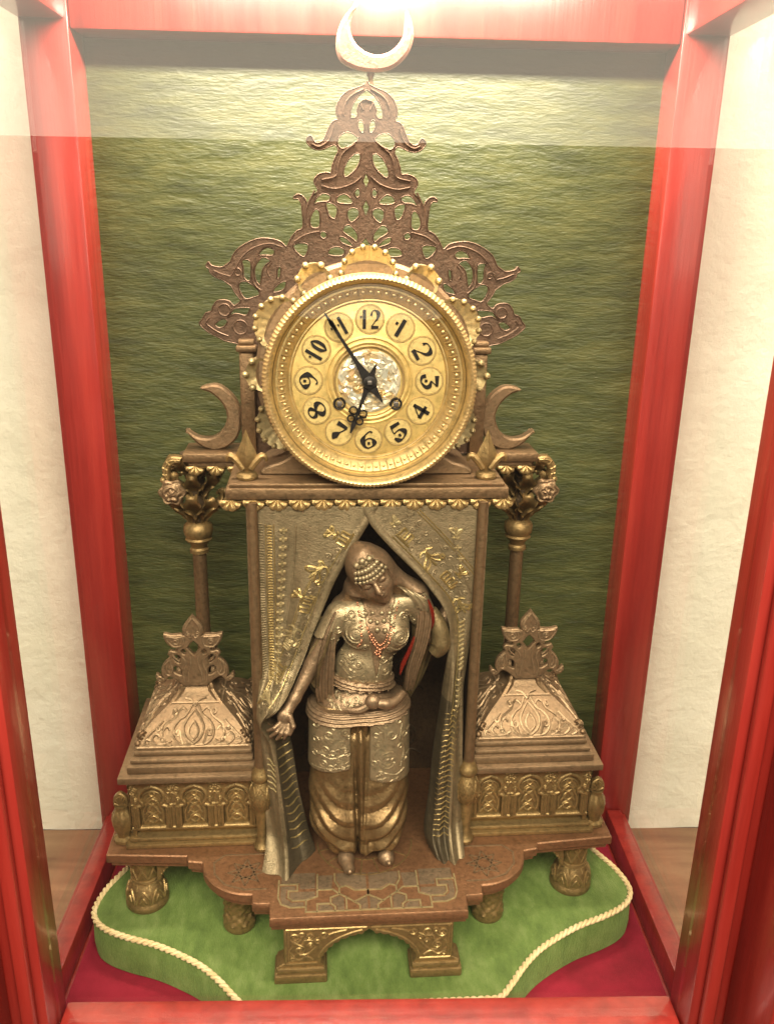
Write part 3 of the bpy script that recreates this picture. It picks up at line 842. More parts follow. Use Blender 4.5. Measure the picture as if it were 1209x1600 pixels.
# ---- wing boxes
def keyhole(w=13.5, z0=4, zs=24, ztop=44):
    r = [(w, z0), (w, zs), (w - 4.5, zs + 1.5), (w - 4.5, zs + 4), (w - 2.2, zs + 7), (w - 2.2, zs + 12), (w - 6, ztop - 3.0), (0, ztop)]
    r = np.array(r[:2] + spl(r[2:], 4).tolist())
    return np.vstack([np.column_stack([-r[:, 0], r[:, 1]]), r[::-1]])
def dist_poly(X, Z, P):
    d = np.full(X.shape, 1e9)
    for a, b in zip(P[:-1], P[1:]):
        ab = b - a; L = ab @ ab + 1e-9
        t = np.clip(((X - a[0]) * ab[0] + (Z - a[1]) * ab[1]) / L, 0, 1)
        d = np.minimum(d, np.hypot(X - a[0] - t * ab[0], Z - a[1] - t * ab[1]))
    return d
def inside(X, Z, P):
    c = np.zeros(X.shape, bool); m = len(P)
    for i in range(m):
        a, b = P[i], P[i - 1]
        cond = ((a[1] > Z) != (b[1] > Z)) & (X < (b[0] - a[0]) * (Z - a[1]) / (b[1] - a[1] + 1e-12) + a[0])
        c ^= cond
    return c
def bump_(d, w, h): return h * np.sqrt(np.clip(1 - (d / w) ** 2, 0, 1))
def arch_tile():
    W, Hh = 40.0, 52.5
    nx, nz = 96, 122
    X, Z = np.meshgrid(np.linspace(-W / 2, W / 2, nx), np.linspace(0, Hh, nz))
    K = keyhole()
    ins = inside(X, Z, K); d = dist_poly(X, Z, K)
    h = np.where(ins, -3.6 * np.clip(d / 1.6, 0, 1), 0.0)
    h = np.where(d < 1.5, np.maximum(h, bump_(d, 1.5, 1.3)), h)
    d2 = dist_poly(X, Z, np.column_stack([K[:, 0] * 0.80, 4 + (K[:, 1] - 4) * 0.86]))
    h = np.maximum(h, np.where(ins, -3.6 + bump_(d2, 0.9, 1.6), -9))
    for xs_ in (-17.4, -15.4, 15.4, 17.4):                      # paired shafts
        col = np.where((Z > 3) & (Z < 24), bump_(np.abs(X - xs_), 1.05, 1.8), 0)
        h = np.maximum(h, np.where(ins, h, col))
    # foliage in the spandrels
    for s in (-1, 1):
        fol = [spiral(s * 16.5, 40, 3.2, 0.8, 90, 90 + s * 480, 22), spiral(s * 16.0, 31, 2.6, 0.8, -90, -90 - s * 420, 20), spl([(s * 19.5, 26), (s * 16, 27.5), (s * 17, 35), (s * 19.5, 38)], 4),
               spl([(s * 19.7, 47), (s * 15, 46.5), (s * 10, 47.5), (s * 6, 49)], 4), spiral(s * 11.5, 47.2, 1.8, .5, 0, 400, 12), arc(s * 19, 44, 1.3, 0, 360, 9)]
        for p in fol: h = np.maximum(h, np.where(ins, h, bump_(dist_poly(X, Z, np.asarray(p)), 0.85, 1.5)))
    for zz_, w_, h_ in ((2.0, 1.6, 1.2), (51.2, 1.3, 1.0)):
        h = np.where(np.abs(Z - zz_) < w_, np.maximum(h, bump_(np.abs(Z - zz_), w_, h_)), h)
    return grid(np.stack([X, -h, Z], -1))
TILE = arch_tile()
def tracery():
    t = np.linspace(0, 1, 40)
    inter = [np.column_stack([4.8 * np.sin(t * 3 * PI + ph), 6 + 27 * t]) for ph in (0, PI)]
    inter += [spl([(-8.5, 6), (-5, 9.5), (0, 12.5), (5, 9.5), (8.5, 6)], 5), spl([(-9, 7), (-9, 19), (0, 30), (9, 19), (9, 7)], 4), arc(0, 35.5, 2.6, 0, 360, 16), spl([(-7, 15), (-3, 20.5), (0, 25), (3, 20.5), (7, 15)], 4)]
    for s in (-1, 1):
        inter += [spiral(s * 16.5, 40, 3.0, 0.8, 90, 90 + s * 480, 22) + 0, spiral(s * 16.0, 31, 2.4, 0.8, -90, -90 - s * 420, 20), spl([(s * 19.0, 47), (s * 15, 46.5), (s * 10, 47.5), (s * 6, 49)], 4)]
    out = []
    for i, p in enumerate(inter): out.append(tube(np.column_stack([p[:, 0], np.full(len(p), 2.7 if i < 6 else -0.3), p[:, 1]]), 1.05, 5))
    return join(out)
TRAC = tracery()
WX, WY = 162.0, 72.0                                         # centre of each wing
DZ = np.array([178.0, 181, 186, 192, 199, 206, 212, 217, 222, 228]); DW = np.array([54.5, 54.0, 51.2, 47.2, 40.6, 31.0, 22.6, 16.8, 13.2, 12.4])
def dw(z): return float(np.interp(z, DZ, DW))
def dome():
    zz = np.linspace(178, 228, 26); rows = []
    for z in zz:
        w = dw(z); n = 10
        e = [(-w + 2 * w * i / n, -w) for i in range(n)] + [(w, -w + 2 * w * i / n) for i in range(n)] + [(w - 2 * w * i / n, w) for i in range(n)] + [(-w, w - 2 * w * i / n) for i in range(n)]
        rows.append([(WX + x, WY + y, z) for x, y in e])
    V, F = grid(np.array(rows), True)
    return V, list(F) + [[25 * 40 + i for i in range(40)]]
def dome_paths():
    ps = []
    half_ = [spl([(0, 183), (6, 187), (9.5, 194), (7, 200), (0, 206.5)], 6), spl([(0, 186), (3.4, 189), (4.6, 193), (2.5, 197), (0, 199.5)], 6),
             spl([(2, 182), (12, 183), (18, 188), (18.5, 195), (14, 200), (8, 203), (3, 209)], 6), spiral(15.0, 192, 3.2, .8, 30, -420, 20),
             spl([(20, 182), (27, 186), (29, 192), (25, 196), (22, 193.5)], 5), spl([(22, 182), (33, 183), (38, 187), (35, 191), (31.5, 189)], 5), spl([(40, 182), (45, 184), (43.5, 187), (40, 186)], 5),
             spl([(29, 191), (27, 197), (23, 199.5), (17, 202.5), (15, 206)], 5), spiral(18.5, 205.5, 2.2, .6, 200, 620, 16), spl([(7, 205), (11, 207.5), (14, 206)], 4), spl([(33, 183), (26, 183.5), (20, 186)], 4)]
    half_ += [spl([(0, 208), (4, 212), (10, 213.5)], 4), spiral(28, 186.5, 1.8, .5, 0, 420, 14), spl([(9.5, 183), (11.5, 188), (12.5, 193)], 4), spl([(44, 188), (38, 193), (33, 196.5), (29, 200)], 5), spiral(33, 195, 2.0, .5, 180, 560, 14)]
    for p in half_: ps += [p, flip2(p)]
    ps += [[(-25, 210.5), (25, 210.5)], [(-52, 180.6), (52, 180.6)]]
    ps = [p if len(p) > 2 else np.column_stack([np.linspace(p[0][0], p[1][0], 20), np.full(20, p[0][1])]) for p in ps]
    out = []
    for p in ps:
        p = np.asarray(p, float).copy()
        lim = np.array([dw(z) - 2.0 for z in p[:, 1]])
        p[:, 0] = np.clip(p[:, 0], -lim, lim); out.append(p)
    return out
DP = dome_paths()
def crown_plate():
    h_ = [(0, 300), (5, 293.5), (9, 288), (9.8, 282.5), (8.0, 278.5), (12, 280), (20, 279.5), (27.5, 281), (26.5, 274), (22.5, 268), (16, 265), (17, 262), (22, 263), (25, 259.5), (23, 256), (27, 252), (31, 246), (32, 239), (30.5, 234), (33.2, 236), (36.5, 239), (37.5, 234), (34, 229.5), (29, 230), (25, 234.5), (20, 233), (14, 228), (11, 225)]
    o = spl(h_, 3)
    o = [tuple(q) for q in o]
    ring_ = o + [(-x, z) for x, z in o[::-1] if x > 0.05]
    hs = [[(3.2, 262), (6, 265.5), (3, 270), (0, 273), (-3, 270), (-6, 265.5), (-3.2, 262), (0, 258)]]
    for s in (-1, 1):
        hs.append([(s * x, z) for x, z in spl([(13, 237), (18, 239), (21, 243), (17, 247), (13, 243)], 3, True)])
        hs.append([(s * x, z) for x, z in spl([(14.5, 250), (18, 252.5), (19.5, 256.5), (16, 258.5), (13, 255.5)], 3, True)])
        hs.append([(s * x, z) for x, z in spl([(9, 259), (12, 261.5), (10, 264.5), (7.5, 262)], 3, True)])
    return plate_xz([(x, z) for x, z in ring_], hs, -3, 3, 1.0)
CROWN = crown_plate()
def crown_relief():
    ps = []
    for p in [spl([(0, 297), (5.5, 289), (6.5, 282), (3, 277), (0, 280.5)], 5), spiral(4.4, 280.5, 2.6, .6, 100, -300, 14), spl([(10, 277.5), (18, 277.5), (25, 278), (23, 272), (18, 267.5), (11, 268.5), (9, 274), (10, 277.5)], 4), spiral(16.5, 272.8, 3.6, .7, 60, 560, 22),
              spl([(10, 230), (11, 240), (8, 250), (11, 257)], 5), spl([(7, 230), (6, 240), (3.5, 250), (4, 258)], 5), spl([(23, 254), (28, 248), (28.5, 240), (24, 237), (21, 243), (22, 249), (23, 254)], 5), spl([(25, 250), (26, 244), (24, 240)], 4), spiral(33.5, 233.6, 2.6, .6, 0, 420, 14), spl([(14, 252), (18, 256), (20, 260)], 4)]:
        ps += [p, flip2(p)]
    return relief(ps, lambda a, b: (a, -3.0, b), 0.95)
CRREL = crown_relief()
def rib():
    """scroll rib running down one corner of the roof, in the local frame (diagonal, z)"""
    pts = spl([(17, 226), (19.5, 221), (21, 216.5), (27, 211), (37, 203.5), (48, 196), (57, 189.5), (66, 184.5), (73, 181.5)], 5)
    P = np.column_stack([np.zeros(len(pts)), -pts[:, 0], pts[:, 1] + 1.5])
    t1 = tube(P, [2.2, 3.0, 3.4, 3.6, 3.4, 3.0, 3.4, 3.2, 2.2], 8)
    b = [t1]
    for d, z, r in ((17, 229, 4.0), (46, 200.5, 3.6), (52, 196.5, 3.0), (64, 189, 3.8), (73, 184, 3.3)):
        b.append(sphere((0, -d, z), (r, r, r * .9), 9, 6))
    for s in (-1, 1):
        b.append(tube(P + np.array([s * 2.6, 0, -1.2]), 1.1, 5))
        sp_ = spiral(-68, 190, 4.6, 1.2, -20, 430, 22)
        b.append(tube(np.column_stack([np.full(len(sp_), s * 1.6), sp_[:, 0], sp_[:, 1]]), 1.3, 5))
    return join(b)
RIB = rib()

tile_mesh = None
trac_mesh = None
crown_src = None
for s in (-1, 1):
    wing = part('wing_box', mir_if(join([box(104, 218, 17.0, 132, 77, 153, 0.8), box(219.5, 223.2, 12.0, 16, 86, 153, 0.6), box(100, 229.5, 4.5, 139, 76.2, 81, 1.2), box(101, 226.5, 8, 136, 81.05, 86, 2.0)]), s), 'bronze_olive')
    for i in range(3):
        x = s * (203.0 - 39.8 * i)
        if tile_mesh is None:
            tile_mesh = o = part('arch_panel', TILE, 'bronze_olive', wing)
        else:
            o = copy_of(tile_mesh, wing)
        if trac_mesh is None:
            trac_mesh = o2 = part('arch_tracery', TRAC, 'bronze_worn', wing)
        else: o2 = copy_of(trac_mesh, wing)
        for q_ in (o, o2): q_.location = (x * S, 11.2 * S, 0.0925); q_.scale = (0.995, 1, 1.12)
        for src in (tile_mesh, trac_mesh): copy_of(src, wing, (s * 223.8 * S, (32 + 39.8 * i) * S, 0.0925), (0, 0, s * PI / 2), (0.995, 1, 1.12))
    lid = part('lid', mir_if(join([box(99, 230, -2, 142, 154, 161, 1.3), box(104, 222, 4.5, 138, 161.05, 168.5, 1.2), box(105.5, 219.5, 9, 135, 168.55, 173, 1.8), box(106.5, 217.5, 14.5, 130, 173.05, 178.5, 2.2)]), s), 'bronze_pink')
    rf = part('roof', mir_if(dome(), s), 'bronze_pink')
    for ang in range(4):
        def fn(a, b, ang=ang):
            w = dw(b); v = (a, -w - 0.1)
            c_, s_ = math.cos(ang * PI / 2), math.sin(ang * PI / 2)
            return (s * WX + v[0] * c_ - v[1] * s_, WY + v[0] * s_ + v[1] * c_, b)
        if ang == 2: continue
        part('arabesque', relief(DP, fn, 1.3), 'pink_worn', rf)
    ribo = None
    for k in range(4):
        V, F = rotz(RIB, PI / 4 + k * PI / 2)
        if ribo is None:
            ribo = part('scroll_rib', move(RIB, (0, 0, 0)), 'bronze_brown', rf)
        else: ribo = copy_of(ribo, rf)
        ribo.location = (s * WX * S, WY * S, 0); ribo.rotation_euler = (0, 0, PI / 4 + k * PI / 2)
    part('neck', mir_if(lathe([(12, 226), (14.5, 227), (14.5, 230), (12.5, 231.5), (12.5, 238), (15, 240.5), (15.5, 243), (13, 245.5), (9, 247)], 24, (WX, WY)), s), 'bronze_brown', rf)
    for k in (0, 1, 3):
        rr = k * PI / 2
        off = Vector((0, -16, 0)); off.rotate(Matrix.Rotation(rr, 3, 'Z'))
        if crown_src is None:
            crown_src = part('palmette', CROWN, 'bronze_pink', rf); crel_src = part('palmette_relief', CRREL, 'pink_worn', rf)
            c1, c2 = crown_src, crel_src
        else:
            c1, c2 = copy_of(crown_src, rf), copy_of(crel_src, rf)
        for c in (c1, c2):
            c.location = ((s * WX + off.x) * S, (WY + off.y) * S, 0); c.rotation_euler = (0, 0, rr)
            c.scale = (0.40, 0.7, 0.62) if k % 2 else (1, 1, 1)
            if k % 2: c.location.z = 0.087
    # urn with a shell at the outer corner of the wing
    urn = part('corner_urn', mir_if(lathe([(8, 76.2), (9.5, 77), (9.5, 80), (6, 82), (6.6, 86), (9.5, 93), (10.2, 100), (9.2, 107), (6.6, 112), (6, 114), (7, 117)], 42, (234, 20), lambda t, q: 1 + 0.05 * math.cos(7 * t)), s), 'bronze_olive')
    q = spl([(227, 116.8), (228, 126), (234, 131), (240, 126), (241, 116.8)], 5)
    part('shell', mir_if(join([plate_xz([(x, z) for x, z in q], [], 17, 23, 1)] + [tube([(234, 16.6, 118), (234 + 5.6 * math.sin(a_), 16.2, 118 + 10 * math.cos(a_))], [0.8, 1.3], 5) for a_ in np.linspace(-1.3, 1.3, 7)]), s), 'bronze_olive', urn)

# ---- body of the clock: niche, pillars, cornice
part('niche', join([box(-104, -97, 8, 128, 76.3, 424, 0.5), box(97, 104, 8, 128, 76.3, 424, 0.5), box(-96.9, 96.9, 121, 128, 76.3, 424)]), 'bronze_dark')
# faint arabesques on the back wall of the niche
bw = []
for cx, cz in ((-45, 120), (48, 120), (-45, 200), (48, 200), (0, 160)):
    bw += [arc(cx, cz, 14, 0, 360, 28), spiral(cx, cz, 10, 2, 0, 700, 40), spl([(cx - 20, cz - 24), (cx - 8, cz - 18), (cx, cz - 30), (cx + 8, cz - 18), (cx + 20, cz - 24)], 5)]
part('wall_relief', relief(bw, lambda a, b: (a, 120.8, b), 1.6), 'bronze_dark')
for s in (-1, 1):
    pl = part('pillar', lathe([(4.9, 166), (5.4, 168), (5.2, 172), (5.0, 300), (4.9, 428)], 12, (s * 98.5, 1)), 'bronze_brown')
    part('vase_base', lathe([(6.5, 76.2), (8.5, 77.5), (8.8, 80.5), (6.8, 83.5), (5.2, 87), (5.0, 96), (5.6, 110), (6.6, 118), (6.2, 121), (8.4, 125), (11.0, 131), (11.6, 137), (10.4, 144), (7.6, 150), (6.6, 153), (8.8, 156), (9.4, 159.5), (7.8, 163), (6.2, 166), (5.6, 169)], 26, (s * 98.5, 1)), 'bronze_olive', pl)
    vf = lambda a, z: (s * 98.5 + np.interp(z, [118, 125, 131, 137, 144, 150], [6.6, 8.4, 11.0, 11.6, 10.4, 7.6]) * math.sin(a), 1 - np.interp(z, [118, 125, 131, 137, 144, 150], [6.6, 8.4, 11.0, 11.6, 10.4, 7.6]) * math.cos(a), z)
    ps = []
    for k in range(7):
        a = k * 2 * PI / 7
        ps += [spl([(a - .42, 140), (a - .2, 130), (a, 124), (a + .2, 130), (a + .42, 140), (a, 149), (a - .42, 140)], 4), spl([(a - .2, 138), (a, 131), (a + .2, 138)], 3)]
    part('relief', relief(ps, vf, 0.8), 'bronze_olive', pl)
corn = part('cornice', join([box(-120, 120, 1, 140, 430, 440, 1.4), box(-117, 117, 4, 138, 440.05, 443.5, 1.2), box(-113, 113, 9, 136, 424, 429.95, 1.0)]), 'bronze_brown')
def scallop(r=10.4):
    nu, nv = 50, 8; P = np.zeros((nv, nu, 3))
    for j in range(nv):
        q = (j / (nv - 1))
        for i in range(nu):
            a = PI + PI * i / (nu - 1)
            ribs = abs(math.sin((a - PI) * 4.5))
            rr = r * q * (1 + 0.05 * ribs * q)
            b = 4.2 * math.sin(q * PI * 0.80) * (0.62 + 0.38 * ribs) + 1.0
            P[j, i] = (rr * math.cos(a), -b + (2.2 if j == nv - 1 else 0), rr * math.sin(a))
    return grid(P)
SC = part('scallop', scallop(), 'bronze_worn', corn)
SC.location = (-6 * 0.0193, 0.0045, 0.4298)
for i in range(-5, 7): copy_of(SC, corn, (i * 0.0193, 0.0045, 0.4298))
for s in (-1, 1):
    for k in range(5): copy_of(SC, corn, (s * 0.1172, 0.014 + 0.0193 * k, 0.4298), (0, 0, s * PI / 2))

# ---- spade finials on the cornice corners
def spade():
    prof = [(438, 0)]
    zs = [449, 452, 456, 460, 464, 469, 476, 486]; ws = [2.6, 4.2, 7.2, 9.4, 9.2, 7.0, 3.8, 0.25]
    rows = []
    for z, w in zip(zs, ws):
        rows.append([(-w, 0, z), (0, -w * 0.62, z), (w, 0, z), (0, w * 0.62, z)])
    V, F = grid(np.array(rows), True)
    b = [(V, list(F) + [[0, 1, 2, 3][::-1]])]
    b.append(lathe([(7, 443.4), (9, 444), (9.4, 446), (8.4, 448.6), (4, 450)], 22))
    for s in (-1, 1):
        p = spl([(s * 3, 452), (s * 8, 459), (s * 13, 463.5), (s * 16, 462), (s * 16.5, 458.5)], 5)
        b.append(tube(np.column_stack([p[:, 0], np.zeros(len(p)), p[:, 1]]), [3.0, 3.4, 3.0, 2.2, 1.0], 8))
    return join(b)
SP = part('spade_finial', spade(), 'bronze_olive', angle=20)
SP.location = (-0.103, 0.02, 0)
copy_of(SP, clock, (0.103, 0.02, 0))

# ---- columns, foliate brackets, bracket slabs and side crescents
SIDE_CR = [(152.0, 503.6), (136.9, 506.9), (123.7, 498.2), (116.2, 485.4), (115.0, 473.0), (118.2, 458.2), (128.7, 447.4), (142.1, 444.2), (155.8, 449.6), (167.6, 463.6), (155.4, 456.6), (142.5, 456.5), (132.7, 464.5), (128.2, 476.8), (132.0, 489.0), (141.6, 498.8)]
def leaf(P, W, side, up=1.0, lobes=5):
    """acanthus leaf swept along P (n,3): half widths W, side vector; scalloped margin and sunk midrib"""
    P = np.asarray(P, float); n = len(P)
    W = np.interp(np.linspace(0, 1, n), np.linspace(0, 1, len(W)), W)
    T = np.gradient(P, axis=0); T /= np.linalg.norm(T, axis=1, keepdims=True)
    side = np.asarray(side, float); Nn = np.cross(T, side); Nn /= np.linalg.norm(Nn, axis=1, keepdims=True)
    cols = []
    for q in (-1, -.66, -.33, 0, .33, .66, 1):
        sc = 1 - 0.22 * (abs(q) > 0.9) * np.abs(np.sin(np.linspace(0, lobes * PI, n)))
        lift = 0.34 * W * (abs(q) ** 1.5) - 0.12 * W * (1 - abs(q)) - 0.12 * W * (abs(q) == .33)
        cols.append(P + side * (q * W * sc)[:, None] + Nn * (up * lift)[:, None])
    return np.stack(cols, 1)
def leaf_solid(P, W, side, up=1.0, t=1.6, lobes=5):
    A = leaf(P, W, side, up, lobes); nv, nu = A.shape[:2]
    T = np.gradient(np.asarray(P, float), axis=0); T /= np.linalg.norm(T, axis=1, keepdims=True)
    Nn = np.cross(T, np.asarray(side, float)); Nn /= np.linalg.norm(Nn, axis=1, keepdims=True)
    B = A - (Nn * t * up)[:, None, :]
    V1, F1 = grid(A); V2, F2 = grid(B); m = len(V1)
    F = list(F1) + [[i + m for i in f[::-1]] for f in F2]
    for j in range(nv - 1):
        for i in (0, nu - 1):
            a, b = j * nu + i, (j + 1) * nu + i; F.append([a, b, b + m, a + m])
    for i in range(nu - 1):
        for j in (0, nv - 1): F.append([j * nu + i, j * nu + i + 1, j * nu + i + 1 + m, j * nu + i + m])
    bm = bmesh.new(); vv = [bm.verts.new(v) for v in np.vstack([V1, V2])]
    for f in F:
        try: bm.faces.new([vv[i] for i in f])
        except ValueError: pass
    return from_bm(bm)
def bracket_leaves(cx, cy):
    o = []
    def fan(angles, prof, W, big=lambda k: 1.0, up=-1.0):
        for k, a in enumerate(angles):
            dx, dy = math.cos(a), math.sin(a); r = spl(prof, 5); b_ = big(k)
            r = np.column_stack([prof[0][0] + (r[:, 0] - prof[0][0]) * b_, prof[0][1] + (r[:, 1] - prof[0][1]) * b_])
            P = np.column_stack([cx + dx * r[:, 0], cy + dy * r[:, 0], r[:, 1]])
            o.append(leaf_solid(P, W, (-dy, dx, 0), up))
    f0 = -PI / 2
    fan([f0 + (k - 3) * 0.60 for k in range(7)], [(6, 362), (8, 370), (13, 378), (21, 385), (28, 391), (30, 397), (26.5, 400), (23.5, 397)], [5, 8, 10.5, 10, 8, 5, 2.5], lambda k: 1.0 if k % 2 else 0.86)
    fan([f0 + (k - 2) * 0.78 for k in range(5)], [(4, 380), (6, 391), (12, 401), (20, 408), (24, 414), (21, 419), (17, 417)], [5, 8, 9.5, 8.5, 5, 2.5], lambda k: 1.0)
    fan([f0 + (k - 1.5) * 0.85 for k in range(4)], [(3, 402), (6, 412), (12, 420), (20, 425), (25, 430), (22, 435)], [4.5, 7, 8.5, 6.5, 3], lambda k: 1.0)
    return o, lathe([(8, 362), (9, 370), (11, 385), (9, 400), (10, 420), (14, 436)], 18, (cx, cy))
def rose(c, r=10):
    n, m = 60, 16; P = np.zeros((m, n, 3))
    for j in range(m):
        q = j / (m - 1)
        for i in range(n):
            a = 2 * PI * i / n
            lay = 0.5 + 0.5 * math.sin(q * 15 + 0.9 * math.sin(5 * a + q * 6))
            rr = r * q * (1 + 0.10 * q * math.cos(6 * a))
            P[j, i] = (c[0] + rr * math.cos(a), c[1] - r * (0.62 * math.sqrt(max(0, 1 - 0.92 * q * q)) + 0.16 * lay * (q < 0.97)), c[2] + rr * math.sin(a))
    return grid(P, True)
CX_, CY_ = 164.0, 137.0
for s in (-1, 1):
    col = part('column', lathe([(7.2, 150), (7.2, 236), (7.0, 300), (6.9, 333), (6.9, 335)], 24, (s * CX_, CY_)), 'bronze_brown')
    part('capital', lathe([(7.2, 331), (9.4, 332), (9.4, 335.5), (7.6, 337.5), (8.6, 341), (12.6, 345), (13.6, 346.5), (11.8, 348.5), (14.0, 351), (14.8, 356), (14.0, 361), (10.5, 364.5), (8, 366)], 28, (s * CX_, CY_)), 'bronze_olive', col)
    lv, core = bracket_leaves(s * CX_, CY_)
    part('bracket_core', core, 'bronze_dark', col)
    for l_ in lv: part('acanthus_leaf', l_, 'bronze_olive', col, angle=60)
    part('rose', rose((s * 183, 114, 403), 12.5), 'bronze_pink', col)
    wv = spl([(172, 437), (183, 438), (190.5, 430), (191.5, 420), (187, 412), (184.5, 417), (184.5, 424), (180.5, 430), (173, 431)], 4)
    vo_ = part('wing_volute', plate_xz([(s * x, z) for x, z in wv], [], 112, 124, 1.6), 'bronze_olive', col)
    part('relief', relief([[(s * a_, b_) for a_, b_ in spl(q_, 4)] for q_ in ([(174, 434.5), (183, 434.5), (188, 428), (188.5, 420)], [(178, 433), (180, 436.5)], [(184, 430), (187, 434)], [(186, 425), (191, 428)], [(187, 420), (191, 421)])], lambda a_, b_: (a_, 111.8, b_), 1.0), 'bronze_worn', col)
    part('bud', sphere((s * 191.5, 116, 414), 3.2, 9, 6), 'bronze_worn', col)
    sl = part('bracket_slab', mir_if(join([box(98, 169.5, 98, 142, 436.2, 445, 1.6), box(98, 165, 102, 140, 430, 436.15, 1.4)]), s), 'bronze_brown')
    for k in range(3): copy_of(SC, sl, (s * (0.158 - 0.0193 * k), 0.1008, 0.4325), None, (0.9, 1, 0.9))
    cr_poly = [(s * x, z) for x, z in spl(SIDE_CR, 5, True)]
    part('side_crescent', plate_xz(cr_poly, [], 113, 127, 1.8), 'bronze_pink')

# ---- pierced crest
half_c = np.array(CREST_OUT)
oc = spl(half_c[1:], 3).tolist()
oc = [(0, half_c[0][1])] + [(max(x, 0.4), z) for x, z in oc] + [(112, 540), (112, 446)]
ring_c = oc + [(-x, z) for x, z in oc[::-1] if x > 0.05]
holes = []
for h in CREST_HOLES:
    q = spl(h, 4, True)
    if np.hypot(q[:, 0], q[:, 1] - 528).min() < 88: continue
    holes += [q.tolist(), [(-x, z) for x, z in q.tolist()]]
for h in CREST_AXIS:
    rr = [(max(x, 0.0), z) for x, z in h]
    rr[0] = (0, rr[0][1]); rr[-1] = (0, rr[-1][1])
    full = rr + [(-x, z) for x, z in rr[::-1][1:-1]]
    holes.append(full)
crest = part('openwork_crest', plate_xz(ring_c, holes, 96, 103, 0.8), 'bronze_crest')
# chased leaf veins on the crest
veins = []
for p in [spl([(3, 758), (14, 752), (19, 744), (19, 737)], 4), spl([(28, 728), (32, 718), (40, 713), (46, 715)], 4), spl([(10, 716), (20, 708), (24, 698), (26, 690), (38, 687)], 4), spl([(4, 690), (12, 684), (26, 680), (38, 682)], 4),
          spl([(44, 678), (51, 664), (52, 650)], 4), spl([(40, 645), (52, 642), (62, 636)], 4), spl([(72, 631), (84, 634), (98, 630), (108, 622), (114, 612), (118, 606)], 4), spl([(96, 622), (99, 610), (98, 600), (92, 594)], 4),
          spl([(118, 606), (126, 608), (133, 611)], 4), spl([(84, 606), (86, 612), (82, 618)], 4), arc(124.5, 577, 5, 0, 360, 18), spl([(138, 570), (141, 565), (132, 558), (122, 554)], 4), arc(111, 562, 6, 0, 360, 18), spl([(3, 742), (5, 748), (0, 750)], 3), spiral(112, 609, 4.5, 1, 0, 420, 18)]:
    veins += [p, flip2(p)]
rims = [np.vstack([h, h[:1]]) for h in holes] + [np.array(ring_c)]
part('rim_bead', relief(rims, lambda a, b: (a, 96.3, b), 0.6, 4), 'bronze_crest', crest)
part('chasing', relief(veins, lambda a, b: (a, 96, b), 0.85), 'bronze_crest', crest)
for s in (-1, 1):
    part('frame_post', mir_if(join([box(99.5, 112.5, 88, 112, 445.1, 541, 1.2), box(97, 115, 85, 115, 541.05, 547, 1.5), box(99, 113, 87, 113, 547.05, 552, 1.2)]), s), 'bronze_brown')
TOP_CR = [(-9.2, 820.3), (-19.7, 809.7), (-25.5, 794.9), (-23.6, 780.6), (-13.0, 773.6), (3.7, 770.8), (20.3, 773.8), (33.0, 784.3), (37.7, 797.2), (36.0, 808.7), (31.2, 816.7), (30.1, 806.2), (28.6, 796.9), (20.9, 787.9), (10.2, 783.7), (-0.5, 785.3), (-9.6, 791.5), (-13.9, 800.6), (-13.0, 809.9)]
tc_ = part('top_crescent', plate_xz(spl(TOP_CR, 5, True).tolist(), [], 94, 104, 2.4), 'copper_pink')
part('stem', lathe([(1.6, 757), (2.6, 762), (1.8, 766), (3.2, 769), (2.4, 773)], 14, (3.0, 99.5)), 'bronze_brown', tc_)

# ---- drum, plinth and scalloped collar behind the dial
DC = (0.0, 528.5)
part('movement_drum', lathe_y([(40, 95.5), (82, 95), (82, 41.5)], 72, DC), 'bronze_dark')
def plinth():
    h_ = [(92, 443.6), (92, 447), (86, 451), (74, 455), (64, 462), (58, 472), (50, 478)]
    q = [(x, z) for x, z in spl(h_, 4)]
    return plate_xz(q + [(-x, z) for x, z in q[::-1]], [], 30, 94, 1.5)
part('dial_plinth', plinth(), 'bronze_pink')
collar = part('dial_collar', lathe_y([(60, 58), (94, 58), (95.5, 54), (95, 46), (92, 43), (60, 42)], 96, DC), 'bronze_pink')
def shell_lobe(r, nb, rb, dish):
    o = []
    P = np.zeros((9, 40, 3))
    for j in range(9):
        q = j / 8
        for i in range(40):
            a = -0.15 * PI + 1.3 * PI * i / 39
            rib = 0.5 + 0.5 * math.cos(a * nb * 1.55)
            rr = r * q * (1 + 0.05 * rib)
            P[j, i] = (rr * math.cos(a), -(4.0 + 3.4 * q * q + 0.9 * rib * q) + dish * (1 - q), rr * math.sin(a))
    o.append(grid(P))
    for k in range(nb):
        a = -0.12 * PI + 1.24 * PI * k / (nb - 1)
        o.append(sphere((r * math.cos(a), -6.5, r * math.sin(a)), (rb, rb * 1.6, rb), 9, 6))
    V = np.zeros((2, 40, 3))
    for i in range(40):
        a = -0.15 * PI + 1.3 * PI * i / 39
        V[0, i] = (r * math.cos(a), -7.2, r * math.sin(a)); V[1, i] = (r * 1.02 * math.cos(a), 12, r * 1.02 * math.sin(a))
    o.append(grid(V))
    return join(o)
BIG, SMALL = shell_lobe(22.5, 10, 2.7, 2), shell_lobe(13.5, 5, 3.1, 2)
bo = so = None
for k in range(12):
    th = k * PI / 6
    if k % 2 == 0:
        if bo is None: bo = o = part('shell_lobe', BIG, 'gilt_pale', collar)
        else: o = copy_of(bo, collar)
        rad = 83
    else:
        if so is None: so = o = part('small_shell_lobe', SMALL, 'gilt_pale', collar)
        else: o = copy_of(so, collar)
        rad = 90
    o.location = ((DC[0] + rad * math.sin(th)) * S, 0.0495, (DC[1] + rad * math.cos(th)) * S)
    o.rotation_euler = (0, th, 0)

